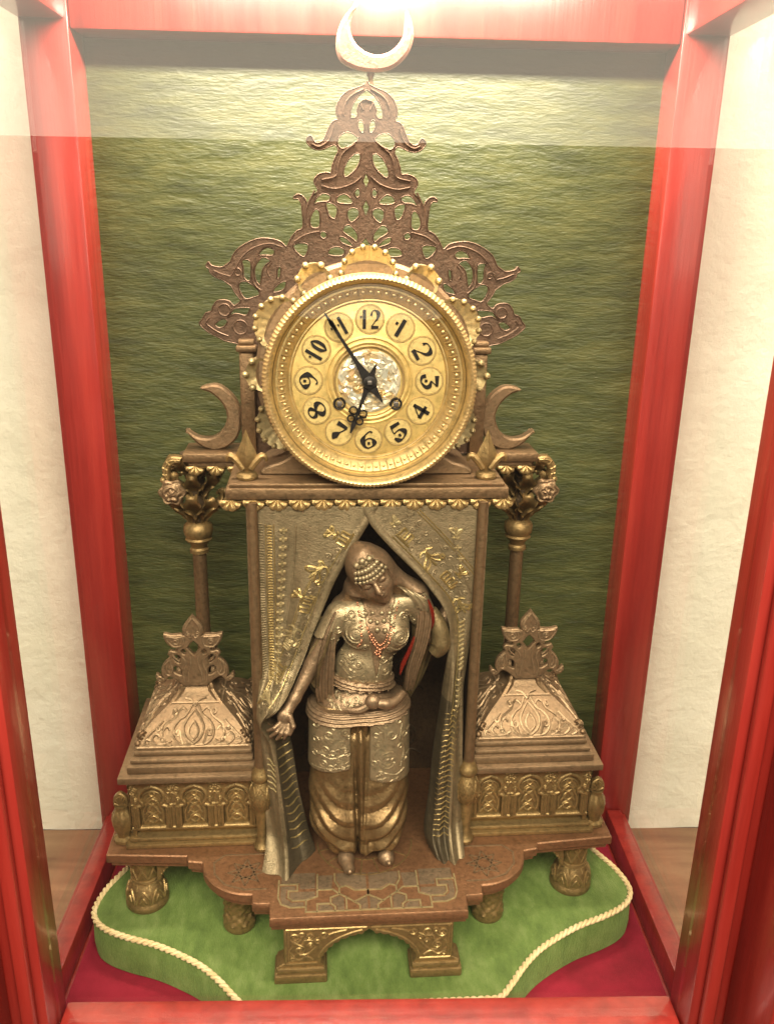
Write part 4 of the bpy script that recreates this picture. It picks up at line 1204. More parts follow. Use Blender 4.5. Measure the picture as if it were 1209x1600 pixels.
# ---- dial
dial = part('dial', lathe_y([(0.5, 15.6), (29, 15.8), (30, 14.6), (31.5, 14.0), (33, 14.6), (34, 15.6), (35.2, 14.8), (36.4, 15.6), (37.5, 16.0), (66, 16), (67, 16.5), (67, 22)], 120, DC), 'gilt_dial')
part('medallion_ring', lathe_y([(27.6, 16.2), (27.6, 14.2), (28.6, 13.4), (29.6, 14.2), (29.8, 16.2)], 90, DC), 'gilt', dial)
def medallion():
    o = []; rg = np.random.default_rng(4)
    nr, na = 12, 56; P = np.zeros((nr, na, 3))
    for j in range(nr):
        for i in range(na):
            r = 26.0 * (j / (nr - 1)) ** 0.8; a = 2 * PI * i / na
            hgt = 2.4 * rg.random() * (1 if 0 < j < nr - 1 else 0.1)
            a += 0.10 * rg.normal() * (0 < j < nr - 1); r += 0.8 * rg.normal() * (1 < j < nr - 1)
            P[j, i] = (DC[0] + r * math.cos(a), 15.2 - hgt, DC[1] + r * math.sin(a))
    return grid(P, True)
part('centre_medallion', medallion(), 'foil', dial, smooth=False)
ring_ = part('dial_surround', lathe_y([(63.5, 17), (64, 15), (65, 14.2), (66, 14.4), (67, 12.6), (68.5, 10.8), (75, 6.0), (76.5, 6.2), (77.5, 4), (78.5, 2.2), (79, 8)], 120, DC), 'gilt')
eggs = []
for k in range(72):
    a = 2 * PI * k / 72; c, s_ = math.cos(a), math.sin(a)
    eggs.append(sphere((DC[0] + 71.8 * c, 8.0, DC[1] + 71.8 * s_), (1.5, 1.0, 1.5), 7, 5))
    a2 = a + PI / 72; c2, s2 = math.cos(a2), math.sin(a2)
    eggs.append(tube([(DC[0] + 68.6 * c2, 10.4, DC[1] + 68.6 * s2), (DC[0] + 71.5 * c2, 8.0, DC[1] + 71.5 * s2), (DC[0] + 75 * c2, 5.8, DC[1] + 75 * s2)], [0.5, 0.9, 0.6], 5))
part('egg_moulding', join(eggs), 'gilt', ring_)
bez = part('bezel', lathe_y([(79, 9), (79, 0), (80.2, -3), (82, -4.6), (84, -4.6), (85.2, -3), (85.6, 2), (85.8, 30), (83, 41)], 120, DC), 'gilt')
kn = []
prof = [(80.0, -2.6), (81.2, -5.2), (83.2, -6.4), (85.4, -5.4), (86.8, -2.2), (86.9, 1.2), (85.6, 3)]
kn = lathe_y(prof, 640, DC, lambda t, q: 1 + 0.0052 * math.sin(160 * t) * math.sin(PI * min(1, max(0.0, q))))
part('knurled_rim', kn, 'gilt', bez)
dgv = []
for j in range(9):
    r = 79.4 * j / 8
    dgv.append([(DC[0] + r * math.cos(t), 1.0 - 7.0 * (1 - (r / 79.4) ** 2), DC[1] + r * math.sin(t)) for t in np.linspace(0, 2 * PI, 72, endpoint=False)])
part('dial_glass', grid(np.array(dgv), True), 'pane_glass', bez)

def ribbon(pts, w, h=0.9, n=5):
    P = spl(pts, n) if len(pts) > 2 else np.array(pts, float)
    ww = np.interp(np.linspace(0, 1, len(P)), np.linspace(0, 1, len(w)), w)
    T = np.gradient(P, axis=0); T /= np.linalg.norm(T, axis=1, keepdims=True) + 1e-9
    Nn = np.stack([-T[:, 1], T[:, 0]], 1)
    L = P + Nn * ww[:, None] / 2; Rr = P - Nn * ww[:, None] / 2
    m = len(P); V = []; F = []
    for q, y in ((L, 0.3), (L, -h), (Rr, -h), (Rr, 0.3)): V += [(a, y, b) for a, b in q]
    for r_ in range(3):
        for i in range(m - 1): F.append([r_ * m + i, r_ * m + i + 1, (r_ + 1) * m + i + 1, (r_ + 1) * m + i])
    F += [[0, m, 2 * m, 3 * m], [m - 1, 4 * m - 1, 3 * m - 1, 2 * m - 1]]
    return np.array(V, float), F
def dot_(x, z): return [([(x - .07, z), (x + .07, z)], [.14, .14])]
G = {
    '1': [([(0, .5), (0, -.5)], [.2, .2])] + dot_(-.3, .12),
    '2': [([(-.3, .2), (-.22, .42), (.05, .48)], [.16, .05, .05]), ([(.05, .48), (.3, .33), (.26, .08), (.02, -.12), (-.25, -.36)], [.05, .26, .14, .05, .05]), ([(-.3, -.42), (.32, -.42)], [.2, .17])],
    '3': [([(-.3, .42), (.3, .44)], [.22, .12]), ([(.28, .44), (-.02, .1)], [.05, .05]), ([(-.02, .1), (.27, .02), (.32, -.2), (.06, -.46)], [.05, .22, .18, .05]), ([(.06, -.46), (-.22, -.42), (-.3, -.2)], [.05, .16, .2])] + dot_(-.02, -.18),
    '4': [([(.1, .5), (.1, -.5)], [.17, .2]), ([(.1, .48), (-.38, -.15)], [.06, .05]), ([(-.38, -.15), (.36, -.15)], [.2, .15])],
    '5': [([(-.25, .42), (.3, .45)], [.2, .15]), ([(-.25, .42), (-.25, .02)], [.05, .05]), ([(-.25, .02), (.1, .1), (.34, -.1), (.28, -.32), (.02, -.48)], [.05, .07, .28, .1, .05]), ([(.02, -.48), (-.2, -.42), (-.34, -.22)], [.05, .24, .1])] + dot_(0, -.2),
    '6': [([(.2, .42), (.05, .48), (-.2, .25), (-.32, -.05), (-.2, -.38), (0, -.48)], [.1, .05, .07, .3, .12, .05]), ([(0, -.48), (.25, -.35), (.33, -.15), (.2, .05), (0, .08), (-.18, -.02)], [.05, .07, .28, .07, .05, .05])] + dot_(.02, -.2),
    '7': [([(-.32, .44), (.3, .40)], [.24, .15]), ([(.3, .40), (.05, 0)], [.05, .06]), ([(.05, 0), (-.1, -.26), (-.12, -.5)], [.06, .38, .06])],
    '8': [([(0, .06), (-.24, .2), (-.2, .42), (0, .48)], [.05, .2, .07, .05]), ([(0, .48), (.2, .42), (.24, .24), (0, .06)], [.05, .07, .2, .05]), ([(0, .06), (-.32, -.18), (-.2, -.42), (0, -.48)], [.05, .28, .07, .05]), ([(0, -.48), (.25, -.4), (.32, -.15), (0, .06)], [.05, .07, .28, .05])],
    '0': [([(0, .48), (-.24, .2), (-.24, -.2), (0, -.48)], [.06, .2, .2, .06]), ([(0, .48), (.24, .2), (.24, -.2), (0, -.48)], [.06, .2, .2, .06])],
}
G['9'] = [([(-x, -z) for x, z in p], w) for p, w in G['6']]
NR = 50.0
cart = None
for hr in range(1, 13):
    th = hr * PI / 6; c = (DC[0] + NR * math.sin(th), DC[1] + NR * math.cos(th))
    tor = tube(np.column_stack([arc(0, 0, 11.4, 0, 360, 41)[:-1, 0], np.zeros(40), arc(0, 0, 11.4, 0, 360, 41)[:-1, 1]]), 0.75, 6, True)
    if cart is None: cart = o = part('cartouche', tor, 'gilt', dial)
    else: o = copy_of(cart, dial)
    o.location = (c[0] * S, 15.9 * S, c[1] * S)
    dsc = part('numeral_disc', lathe_y([(11.0, 15.95), (10.6, 15.5), (0.2, 15.45)], 32, c), 'gilt_disc', dial)
    parts_ = []; st = str(hr); sx = 1.0 if len(st) == 1 else 0.62
    for i, ch in enumerate(st):
        ox_ = 0 if len(st) == 1 else (-0.30 + 0.56 * i)
        if len(st) == 2 and st == '11': ox_ = -0.2 + 0.42 * i
        for pts, w in G[ch]:
            V, F = ribbon([((x * sx + ox_) * 15.0, z * 15.0) for x, z in pts], [q * 15.0 * (0.86 if sx < 1 else 1.08) for q in w])
            parts_.append((V, F))
    o = part('numeral', join(parts_), 'blued_steel', dial, smooth=False)
    o.location = (c[0] * S, 15.4 * S, c[1] * S)
    o.rotation_euler = (0, th + (PI if hr in (4, 5, 6, 7) else 0), 0)
for x, z in ((-24.5, 509.5), (22.5, 509.5)):
    w_ = part('winding_arbor', lathe_y([(3.4, 13.6), (4.9, 13.4), (5.4, 14.2), (5.4, 16.2)], 24, (x, z)), 'blued_steel', dial)
    part('key_square', box(x - 2.1, x + 2.1, 11.8, 15, z - 2.1, z + 2.1, 0.3), 'steel_grey', w_)
def hand_dir(x, z): return math.atan2(x - DC[0], z - DC[1])
def hand(name, ang, shapes, y):
    o = part(name, join([ribbon(p, w, 0.7) for p, w in shapes]), 'blued_steel', smooth=False)
    o.location = (DC[0] * S, y * S, DC[1] * S); o.rotation_euler = (0, ang, 0)
    return o
hand('minute_hand', hand_dir(-37.5, 585.0), [([(0, 3), (0, 12), (0, 25), (0, 66)], [10, 5.5, 3.0, 1.6]), ([(0, -3), (0, -9), (0, -20)], [9, 5, 1.0]), ([(0, 50), (0, 56), (0, 62)], [1.6, 3.6, 1.4])], 9.0)
loops = []
for sx in (-1, 1):
    loops += [(arc(sx * 4.2, 27, 3.2, 0, 360, 17).tolist(), [1.3] * 5), (arc(sx * 3.8, 34, 2.8, 0, 360, 17).tolist(), [1.3] * 5), ([(sx * 2, 30), (sx * 8, 29)], [1.6, .8])]
hand('hour_hand', hand_dir(-14.5, 488.0), [([(0, 3), (0, 10), (0, 22)], [9, 4, 2.2]), ([(0, 20), (0, 31), (0, 38), (0, 46)], [2, 2.6, 4.0, 0.8]), ([(0, -3), (0, -8), (0, -15)], [8, 4, 1.0])] + loops, 11.0)
part('hand_boss', lathe_y([(6.0, 12), (6.4, 9.5), (5.2, 7.0), (2.8, 6.4), (0.4, 6.2)], 24, DC), 'blued_steel')
part('boss_pin', box(-1.7, 1.7, 4.6, 7, DC[1] - 1.7, DC[1] + 1.7, 0.4), 'steel_grey')

# ---- curtains
def smooth_interp(z, zs, vs):
    zs = np.asarray(zs, float); vs = np.asarray(vs, float)
    o = np.argsort(zs); zs, vs = zs[o], vs[o]
    acc = 0
    for dz in (-6, -3, 0, 3, 6): acc = acc + np.interp(z + dz, zs, vs)
    return acc / 5
def curtain_left():
    zs = np.concatenate([np.linspace(424, 250, 70), np.linspace(248, 205, 34), np.linspace(203, 76.4, 54)])
    ZL = [424, 300, 261, 242, 230, 215, 185, 141, 100, 84, 76]; XL = [-95, -95, -96, -98.5, -100, -100.5, -98, -95, -94, -95, -98]
    ZR = [424, 408, 380, 355, 330, 309, 284, 261, 248, 238, 230, 222, 214, 206, 185, 141, 100, 84, 76]; XR = [9, -1.0, -16.5, -29.4, -39, -47.6, -56, -67, -77, -86, -92, -88, -79, -72, -68, -63, -55, -50, -47]
    nu = 64; P = []
    for z in zs:
        xl = smooth_interp(z, ZL, XL); xr = smooth_interp(z, ZR, XR)
        u = np.linspace(0, 1, nu); x = xl + (xr - xl) * u; w = xr - xl
        up_ = np.clip((z - 225) / 30, 0, 1)                         # 1 above the gather, 0 in the fall
        gat = math.exp(-((z - 242) / 20) ** 2)
        y_up = 3 - 5 * u ** 2 - 9 * u * np.clip((330 - z) / 100, 0, 1) - 2.2 * np.sin(u * PI * 3.2 + (424 - z) * 0.012) * np.clip((420 - z) / 60, 0.2, 1) + 1.0 * np.sin(u * 17 + z * 0.02)
        drop = np.clip((236 - z) / 160, 0, 1)
        ridge = np.interp(u, [0, 0.30, 0.44, 0.56, 0.75, 1], [1, -8, -15, -13, -3, 4])
        y_dn = ridge - 9 * drop ** 2 - 24 * np.clip((100 - z) / 24, 0, 1) ** 1.5 * np.interp(u, [0, .2, .5, .8, 1], [1.0, 1.0, 0.75, 0.35, 0.05]) + 1.4 * np.sin(u * 15 + z * 0.05) * (1 - gat)
        y = y_up * up_ + y_dn * (1 - up_) - gat * (9 + 17 * u)
        y = y + 1.2 * gat * np.sin(u * 20)
        # raised hem along the free edge
        if z > 236:
            dh = (1 - u) * w; y = y - 1.8 * np.clip(1 - ((dh - 3.6) / 3.8) ** 2, 0, 1) ** 0.5
        else:
            dh = np.abs(u - 0.47) * w; y = y - 1.8 * np.clip(1 - (dh / 3.8) ** 2, 0, 1) ** 0.5
        P.append(np.column_stack([x, y, np.full(nu, z)]))
    return np.array(P)
def curtain_right():
    zs = np.linspace(424, 76.4, 150)
    ZL = [424, 408, 388, 360, 332, 318, 308, 290, 272, 218, 185, 136, 100, 84, 76]; XL = [-6, 1.6, 19, 46.5, 67, 72, 73.8, 73.6, 72.6, 68, 64, 61, 57, 58, 64]
    ZR = [424, 330, 300, 270, 244, 172, 120, 90, 76]; XR = [95, 95, 95, 92, 90, 92, 94, 95, 95]
    nu = 60; P = []
    for z in zs:
        xl = smooth_interp(z, ZL, XL); xr = smooth_interp(z, ZR, XR)
        u = np.linspace(0, 1, nu); x = xl + (xr - xl) * u; w = xr - xl
        low = np.clip((310 - z) / 60, 0, 1)
        y_up = 3 - 6 * (1 - u) ** 2 - 2.4 * np.sin(u * PI * 2.6 + 0.5 + (424 - z) * 0.01) * np.clip((420 - z) / 60, 0.2, 1)
        y_dn = np.interp(u, [0, .18, .36, .5, .66, .82, 1], [4, -7, -9, -3, -6, 1, 4]) - 6 * np.clip((250 - z) / 150, 0, 1) + 0.9 * np.sin(u * 22 + z * 0.04)
        y_dn = y_dn - 22 * np.clip((104 - z) / 28, 0, 1) ** 1.5 * np.interp(u, [0, .3, .7, 1], [0.25, 0.7, 1, 0.95])
        y = y_up * (1 - low) + y_dn * low
        dh = u * w; y = y - 1.8 * np.clip(1 - ((dh - 4) / 4.2) ** 2, 0, 1) ** 0.5
        P.append(np.column_stack([x, y, np.full(nu, z)]))
    return np.array(P)
def thick_sheet(P, t=2.6):
    B = P.copy(); B[..., 1] += t
    V1, F1 = grid(P); V2, F2 = grid(B)
    nv, nu = P.shape[:2]; n = len(V1)
    F = [f[::-1] for f in F1] + [[i + n for i in f] for f in F2]
    for j in range(nv - 1):
        for i in (0, nu - 1):
            a, b = j * nu + i, (j + 1) * nu + i
            F.append([a, b, b + n, a + n] if i == 0 else [a, a + n, b + n, b])
    return np.vstack([V1, V2]), [f[::-1] for f in F]
PL, PR = curtain_left(), curtain_right()
VL, VR_ = thick_sheet(PL), thick_sheet(PR)
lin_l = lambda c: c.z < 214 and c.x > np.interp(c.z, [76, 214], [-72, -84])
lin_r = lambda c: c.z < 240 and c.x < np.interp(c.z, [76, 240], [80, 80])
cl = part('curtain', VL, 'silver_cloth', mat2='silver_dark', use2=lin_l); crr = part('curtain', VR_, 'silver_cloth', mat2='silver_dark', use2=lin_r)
fL, fR = caster(bvh_of(VL)), caster(bvh_of(VR_))
def place(paths, cx, cz, ang, sc):
    c, s = math.cos(R(ang)), math.sin(R(ang)); out = []
    for p in paths:
        p = np.asarray(p, float) * sc
        out.append(np.column_stack([cx + p[:, 0] * c - p[:, 1] * s, cz + p[:, 0] * s + p[:, 1] * c]))
    return out
def dense(p, n=5):
    p = np.asarray(p, float); return np.vstack([p[i] + (p[i + 1] - p[i]) * t for i in range(len(p) - 1) for t in np.linspace(0, 1, n, endpoint=False)] + [p[-1:]]).reshape(-1, 2)
cross_ = [dense([(-3.2, 0), (3.2, 0)], 3), dense([(0, -2.4), (0, 2.4)], 3)]
kufic = [dense([(-6, -3), (6, -3)]), dense([(-6, -3), (-6, 3), (-4, 3)]), dense([(-3, -3), (-3, 4)]), dense([(0, -3), (0, 3.4), (2, 3.4), (2, -1)]), dense([(4.4, -3), (4.4, 4)]), dense([(6, -3), (6, 1)])]
kufic2 = [dense([(-5, -3), (-5, 3), (-2, 3), (-2, -3), (1, -3), (1, 3), (4, 3), (4, -3)]), dense([(-6.5, -4.2), (6.5, -4.2)])]
palm = [spl([(0, -5), (2, -1), (6, 2), (7, 5), (3.5, 4.4), (1, 1)], 4), spl([(0, -5), (-1, 0), (-5, 3), (-4, 6.5), (-1.2, 4), (0, 1)], 4), spl([(0, -5), (1, 2), (0.5, 7.5)], 4), spl([(-5, -4), (-2, -5.5), (0, -5), (3, -6), (5, -4)], 4), arc(-6.2, 5.5, 1.4, 0, 360, 10)]
gold = place(kufic2, -21, 396, 62, 1.25) + place(palm, -31, 400, 60, .75) + place(palm, -43, 366, 130, 1.35) + place(kufic, -53, 335, 66, 1.35) + place(palm, -60, 343, 60, .7) + place(kufic2, -80, 272, 66, 1.25)
gold2 = place(palm, -66, 306, 150, 1.3) + place(kufic, -70, 297, 62, .8) + place(palm, -88, 250, 60, .7)
part('gold_embroidery', relief(gold, fL, 1.25), 'gilt_embroidery', cl)
part('silver_embroidery', relief(gold2, fL, 1.2), 'gilt_pale', cl)
cross = [dense([(-3.2, 0), (3.2, 0)], 3), dense([(0, -2.4), (0, 2.4)], 3)]
cb = []
for k in range(20):
    z = 402 - k * 7.7
    if z > 258: cb += place(cross, -72.5 - k * 0.45, z, 0, 1.0)
part('cross_embroidery', relief(cb, fL, 1.6), 'gilt_pale', cl)
bd = [(-84.0 - 0.02 * i, 406 - i * 2.6) for i in range(56)]
part('bead_stitching', join([relief([[(x - 1.9, z), (x, z + .5), (x + 1.9, z)] for x, z in bd], fL, 1.0), relief([[(-80.6, z) for z in np.linspace(408, 262, 50)], [(-87.5, z) for z in np.linspace(408, 262, 50)]], fL, 0.6)]), 'gilt_embroidery', cl)
part('seam', relief([spl([(-62, 406), (-64, 370), (-69, 330), (-78, 285), (-86, 255)], 8)], fL, 1.0), 'silver_cloth', cl)
edge_l = spl([(-18, 388), (-34, 357), (-44, 328), (-53, 305), (-62, 280), (-72, 260), (-82, 248)], 6)
part('border_cord', relief([edge_l - np.array([5.0, 1.5])], fL, 0.7), 'gilt_embroidery', cl)
for d_, rr_ in ((24, 0.6), (26.5, 0.6)):
    part('border_cord', relief([edge_l - np.array([d_ * 0.86, d_ * 0.5])], fL, rr_), 'gilt_embroidery', cl)
fill_l, fill_r = [], []
for i_, (x_, z_) in enumerate(edge_l[::2]):
    for d_ in (9.5, 19.5):
        cx_, cz_ = x_ - d_ * .86 + 1.5 * math.sin(i_ * 2.1), z_ - d_ * .5 + 1.5 * math.cos(i_ * 1.7)
        fill_l += [spiral(cx_, cz_, 2.7, .5, i_ * 70, i_ * 70 + 420, 14), dense([(cx_ + 2.5, cz_ - 3), (cx_ + 4.5, cz_ + 1.5)], 3)]
part('brocade_ground', relief(fill_l, fL, 0.7), 'silver_cloth', cl)
wv_l = [np.column_stack([np.linspace(-93.5, -89.5, 3), np.full(3, z_)]) for z_ in np.linspace(408, 262, 62)]
part('selvedge_ribs', relief(wv_l, fL, 0.65), 'silver_cloth', cl)
rings_ = []
for z in np.linspace(212, 92, 15):
    x0 = float(np.interp(z, [76, 215], [-68, -84])); rings_.append(spl([(x0, z), (x0 + 5, z - 2.5), (x0 + 11, z - 0.5), (x0 + 15, z - 2)], 4))
part('fold_ribs', relief(rings_, fL, [0.5, 1.1, .9, .3]), 'gilt_embroidery', cl)
combs = []
for z in (182, 176, 170, 164, 158, 152): combs.append(dense([(-91, z), (-83, z - .5)], 4))
part('comb_motif', relief(combs, fL, 1.1), 'gilt_pale', cl)
gr = place(kufic2, 33, 397, -47, 1.25) + place(palm, 54, 377, -140, 1.35) + place(kufic, 72, 354, -50, 1.3) + place(palm, 82, 362, -40, .7) + place(palm, 84, 331, -150, 1.1)
gr2 = place(palm, 76, 398, 0, .75) + place(cross_, 78, 385, 0, 1) + place(cross_, 81, 375, 0, 1) + place(palm, 22, 410, -40, .6)
part('gold_embroidery', relief(gr, fR, 1.25), 'gilt_embroidery', crr)
part('silver_embroidery', relief(gr2, fR, 1.2), 'gilt_pale', crr)
edge_r = spl([(20, 398), (42, 375), (62, 352), (75, 334), (82, 312), (83, 285), (81, 250), (78, 215)], 6)
part('border_cord', relief([edge_r], fR, 0.75), 'gilt_embroidery', crr)
nrm_r = np.array([0.72, 0.69])
fill_r = []
for i_, (x_, z_) in enumerate(edge_r[:26:2]):
    for d_ in (6, 15, 24):
        cx_, cz_ = x_ + d_ * .72 + 1.5 * math.sin(i_ * 2.1), z_ + d_ * .69 + 1.5 * math.cos(i_ * 1.7)
        if cx_ < 90: fill_r += [spiral(cx_, cz_, 2.7, .5, i_ * 70, i_ * 70 + 420, 14), dense([(cx_ - 2.5, cz_ - 3), (cx_ - 4.5, cz_ + 1.5)], 3)]
part('brocade_ground', relief(fill_r, fR, 0.7), 'silver_cloth', crr)
for d_ in (30, 32.5):
    part('border_cord', relief([(edge_r + nrm_r * d_)[:22]], fR, 0.6), 'gilt_embroidery', crr)
rope = [dense([(83.5, z), (87.5, z + 3.5)], 4) for z in np.linspace(312, 268, 11)] + [dense([(82, z), (86, z + 1)], 3) for z in np.linspace(258, 232, 6)]
part('comb_motif', relief(rope, fR, 1.3), 'gilt_pale', crr)
ribs_r = []
for z in np.linspace(226, 96, 24):
    x0 = float(np.interp(z, [76, 150, 226], [64, 66, 72])); ribs_r.append(spl([(x0, z), (x0 + 7, z + 1.2), (x0 + 15, z - 0.6)], 4))
part('fold_ribs', relief(ribs_r, fR, [0.4, 0.9, .4]), 'gilt_embroidery', crr)
part('seam', relief([spl([(70, 406), (76, 385), (84, 360), (92, 342)], 8)], fR, 0.9), 'silver_cloth', crr)

# ---- the figure of a woman between the curtains
hu = np.array([-0.47, -0.16, 0.868]); hu /= np.linalg.norm(hu)
hn = np.array([0.20, -0.93, -0.30]); hn = hn - hu * (hn @ hu); hn /= np.linalg.norm(hn)
hr_ = np.cross(hu, hn); hr_ = -hr_ if hr_[0] < 0 else hr_
HC = np.array([3.5, -7.0, 364.0]); HROT = np.stack([hr_, hu, hn], 1)       # columns: right, up, forward
def H(a, b, c): return HC + hr_ * a + hu * b + hn * c
body = Clay((-104, -60, 74), (96, 44, 398), 0.85)
b_ = body
b_.ell(H(0, 4, -3), (17, 20, 19), 3, rot=HROT)
b_.ell(H(0, -10, 2), (13.2, 15, 14), 6, rot=HROT)
b_.cone(H(0, -21, 8), H(0, -20, 4), 4.6, 6, 5)
for s in (-1, 1):
    b_.ell(H(s * 7.8, -7, 9.5), (5.5, 6, 5), 4, rot=HROT)
    b_.ell(H(s * 6.6, 1.2, 18.4), (4.2, 3.0, 4.2), 2.2, 'sub', HROT)
    b_.ell(H(s * 6.5, 0.9, 13.8), (4.3, 2.4, 2.9), 0.8, rot=HROT)
    b_.cone(H(s * 10.5, 5.0, 12.0), H(s * 2.4, 5.2, 16.8), 1.5, 1.9, 2)
    b_.ell(H(s * 2.4, -6.0, 17.8), (1.9, 1.7, 2.2), 1.2, rot=HROT)
b_.cone(H(0, 4.5, 16.2), H(0, -5.4, 21.4), 1.8, 2.7, 2.0)
b_.cone(H(-4.4, -12.0, 14.2), H(0, -11.2, 17.2), 1.0, 1.7, 1.0); b_.cone(H(4.4, -12.0, 14.2), H(0, -11.2, 17.2), 1.0, 1.7, 1.0)
b_.cone(H(-3.0, -14.4, 14.6), H(3.0, -14.4, 14.6), 1.5, 1.5, 1.0); b_.ell(H(0, -14.4, 15.6), (2.6, 1.6, 1.8), 0.8, rot=HROT)
b_.cone((6, -1, 348), (9, 4, 328), 9.0, 10.5, 6)
TORSO = [((8, 4, 308), (28, 17, 28)), ((-3, 4, 270), (24.5, 16.5, 26)), ((-9, 4, 230), (36, 24, 24)), ((-7, -6.5, 310), (11, 11, 11)), ((23, -6.5, 307), (11, 11, 11))]
SHO = [((-25, 4, 322), 12.5), ((42, 4, 336), 12.5)]
def torso(c, grow=0.0, k=7):
    for ce, ra in TORSO: c.ell(ce, np.array(ra) + grow, k)
    c.cone((-22, 4, 324), (41, 5, 335), 9 + grow, 9.5 + grow, k)
torso(b_)
LA = [(-26, 3, 322), (-49, -2, 276), (-65, -14, 249), (-73, -20, 237)]
b_.cone(LA[0], LA[1], 9.8, 7.6, 5); b_.cone(LA[1], LA[2], 7.4, 5.2, 3); b_.cone(LA[2], LA[3], 5.4, 5.2, 3, squash=(1, 1, 1))
b_.ell((-74, -22, 235), (6.6, 5.0, 7.8), 3)
for i, (dx, dz, ln) in enumerate(((-12, -8, .95), (-11, -12, 1.08), (-8.5, -14, 1.05), (-5.5, -14.5, .9))):
    k0 = (-77 + i * 2.5, -24.5, 231.5 - i * 1.0); k1 = (k0[0] + dx * .5 * ln, -28.0, k0[2] + dz * .5 * ln); k2 = (k0[0] + dx * ln, -25.5, k0[2] + dz * ln)
    b_.cone(k0, k1, 2.3, 2.0, 0.8); b_.cone(k1, k2, 2.0, 1.4, 0.8)
b_.cone((-69, -25, 238), (-66, -28, 229), 2.6, 2.2, 1.5); b_.cone((-66, -28, 229), (-69, -28, 221), 2.1, 1.5, 1)
RA = [(43, 5, 336), (62, 8, 297), (80, 13, 334)]
b_.cone(RA[0], RA[1], 11, 9, 5); b_.cone(RA[1], RA[2], 8.5, 5.5, 4); b_.ell((82, 12, 340), (6.5, 4.5, 7.5), 3)
for i in range(4):
    b_.cone((78 + i * 2.6, 9, 344 - i * 1.5), (75 + i * 3, 4.5, 349 - i * 2), 2.4, 1.9, 1)
b_.cone((77, 12, 338), (73, 7, 341), 2.5, 2.0, 1)
for x, xf in ((-24, -18), (14, 19)):
    b_.cone((x, 2, 220), (x, -2, 140), 20, 13, 6); b_.cone((x, -2, 140), (xf, -6, 92), 13, 6.5, 4); b_.cone((xf, -6, 92), (xf, -8, 84), 6.5, 6, 3)
for (xf, yt, xt) in ((-19, -44, -16.5), (19, -35, 20.5)):
    b_.cone((xf, -6, 82), (xf, -26, 82.5), 6.5, 7.2, 3); b_.cone((xf, -26, 82.5), (xt, yt + 6, 81), 7.2, 5.2, 3); b_.cone((xt, yt + 6, 81), (xt + .6, yt, 83), 4.6, 2.2, 2)
VB = b_.mesh()
fig = part('figure', VB, 'figure_skin', angle=80)
fig['label'] = 'bronze woman in trousers and vest, head bowed, holding the curtain with a lowered hand'

# bodice
def clipped(c, keep):                                # intersect the clay with a signed region (negative inside)
    X, Y, Z = c.coords(); c.F = np.maximum(c.F, keep(X, Y, Z).astype(np.float32))
vest = Clay((-52, -40, 240), (74, 34, 356), 1.05)
torso(vest, 2.0); vest.cone((-26, 3, 322), (-40, -1, 297), 11.6, 10.8, 5); vest.cone((43, 5, 336), (54, 7, 312), 12, 11.5, 5)
def vest_keep(X, Y, Z):
    xc = 8 + (Z - 266) * 0.02
    wv_ = np.clip((Z - 264) * 0.19, 0, 14) - 0.5
    v = np.where(Y < 6, wv_ - np.abs(X - xc), -30)          # open V at the front
    top = Z - (338 + 0.12 * X - np.clip(14 - np.abs(X - 9), 0, 14) * 1.2)
    bot = (257 + 0.06 * np.abs(X)) - Z
    armL = (-46 - X) * 0.9 + (298 - Z) * 0.0
    slv = (300 - Z) - np.clip((-33 - X) * -10, -400, 0) - np.clip((X - 100), -400, 0) * 0
    return np.maximum.reduce([v, top * 0.8, bot, np.where(X < -33, 305 - Z, -30), np.where(X > 50, 314 - Z, -30)])
clipped(vest, vest_keep)
VV = vest.mesh()
vo = part('bodice', VV, 'figure_vest', fig, angle=80)
fV = caster(bvh_of(join([VV, VB])))
ps = []
for cx, cz, sg in ((-11, 312, 1), (28, 309, -1)):
    ps += [spiral(cx, cz, 8.5, 1, 90, 90 + sg * 900, 60), spiral(cx - sg * 3, cz + 15, 4.6, .8, -60, -60 - sg * 600, 34), spl([(cx - 11, cz - 6), (cx - 6, cz - 12), (cx + 2, cz - 14), (cx + 9, cz - 10)], 5),
           spl([(cx - sg * 10, cz + 14), (cx - sg * 11, cz + 4), (cx - sg * 12, cz - 4)], 5)]
ps += [spl([(-20, 285), (-14, 280), (-8, 286), (-2, 276), (-8, 270)], 5), spl([(-22, 276), (-16, 270), (-10, 275)], 5), spl([(24, 286), (28, 280), (22, 274), (26, 268)], 5), spiral(-14, 277, 3.4, .7, 0, 500, 24), spiral(27, 275, 3.2, .7, 0, -500, 24)]
for cx, cz in ((-20, 326), (-4, 330), (34, 328), (22, 333), (-26, 314), (41, 318), (-3, 300), (19, 297), (-24, 290), (34, 290), (-14, 288), (30, 296), (-28, 265), (-18, 262), (24, 262), (-4, 268), (-12, 273), (-22, 281), (-8, 281), (16, 272), (22, 280), (14, 284), (-16, 266), (8, 262), (-26, 300), (40, 302), (-6, 322), (20, 324)):
    ps += [spiral(cx, cz, 2.6, .5, cx * 20, cx * 20 + 430, 14), spl([(cx - 3, cz - 3), (cx, cz - 4.4), (cx + 3.4, cz - 2.6)], 3)]
part('bodice_relief', relief(ps, fV, 0.95), 'figure_vest', vo)
fr = []
for x0, x1, zc in ((-22, 2, 297), (15, 37, 295)):
    for x in np.linspace(x0, x1, 13):
        zz = zc + 0.04 * (x - (x0 + x1) / 2) ** 2; fr.append((x, zz, 1.15))
for x in np.linspace(-44, -30, 8): fr.append((x, 304.5 + (x + 37) * .1, 1.4))
part('fringe', dots(fr, fV, 1.2), 'figure_vest', vo)
bs = []
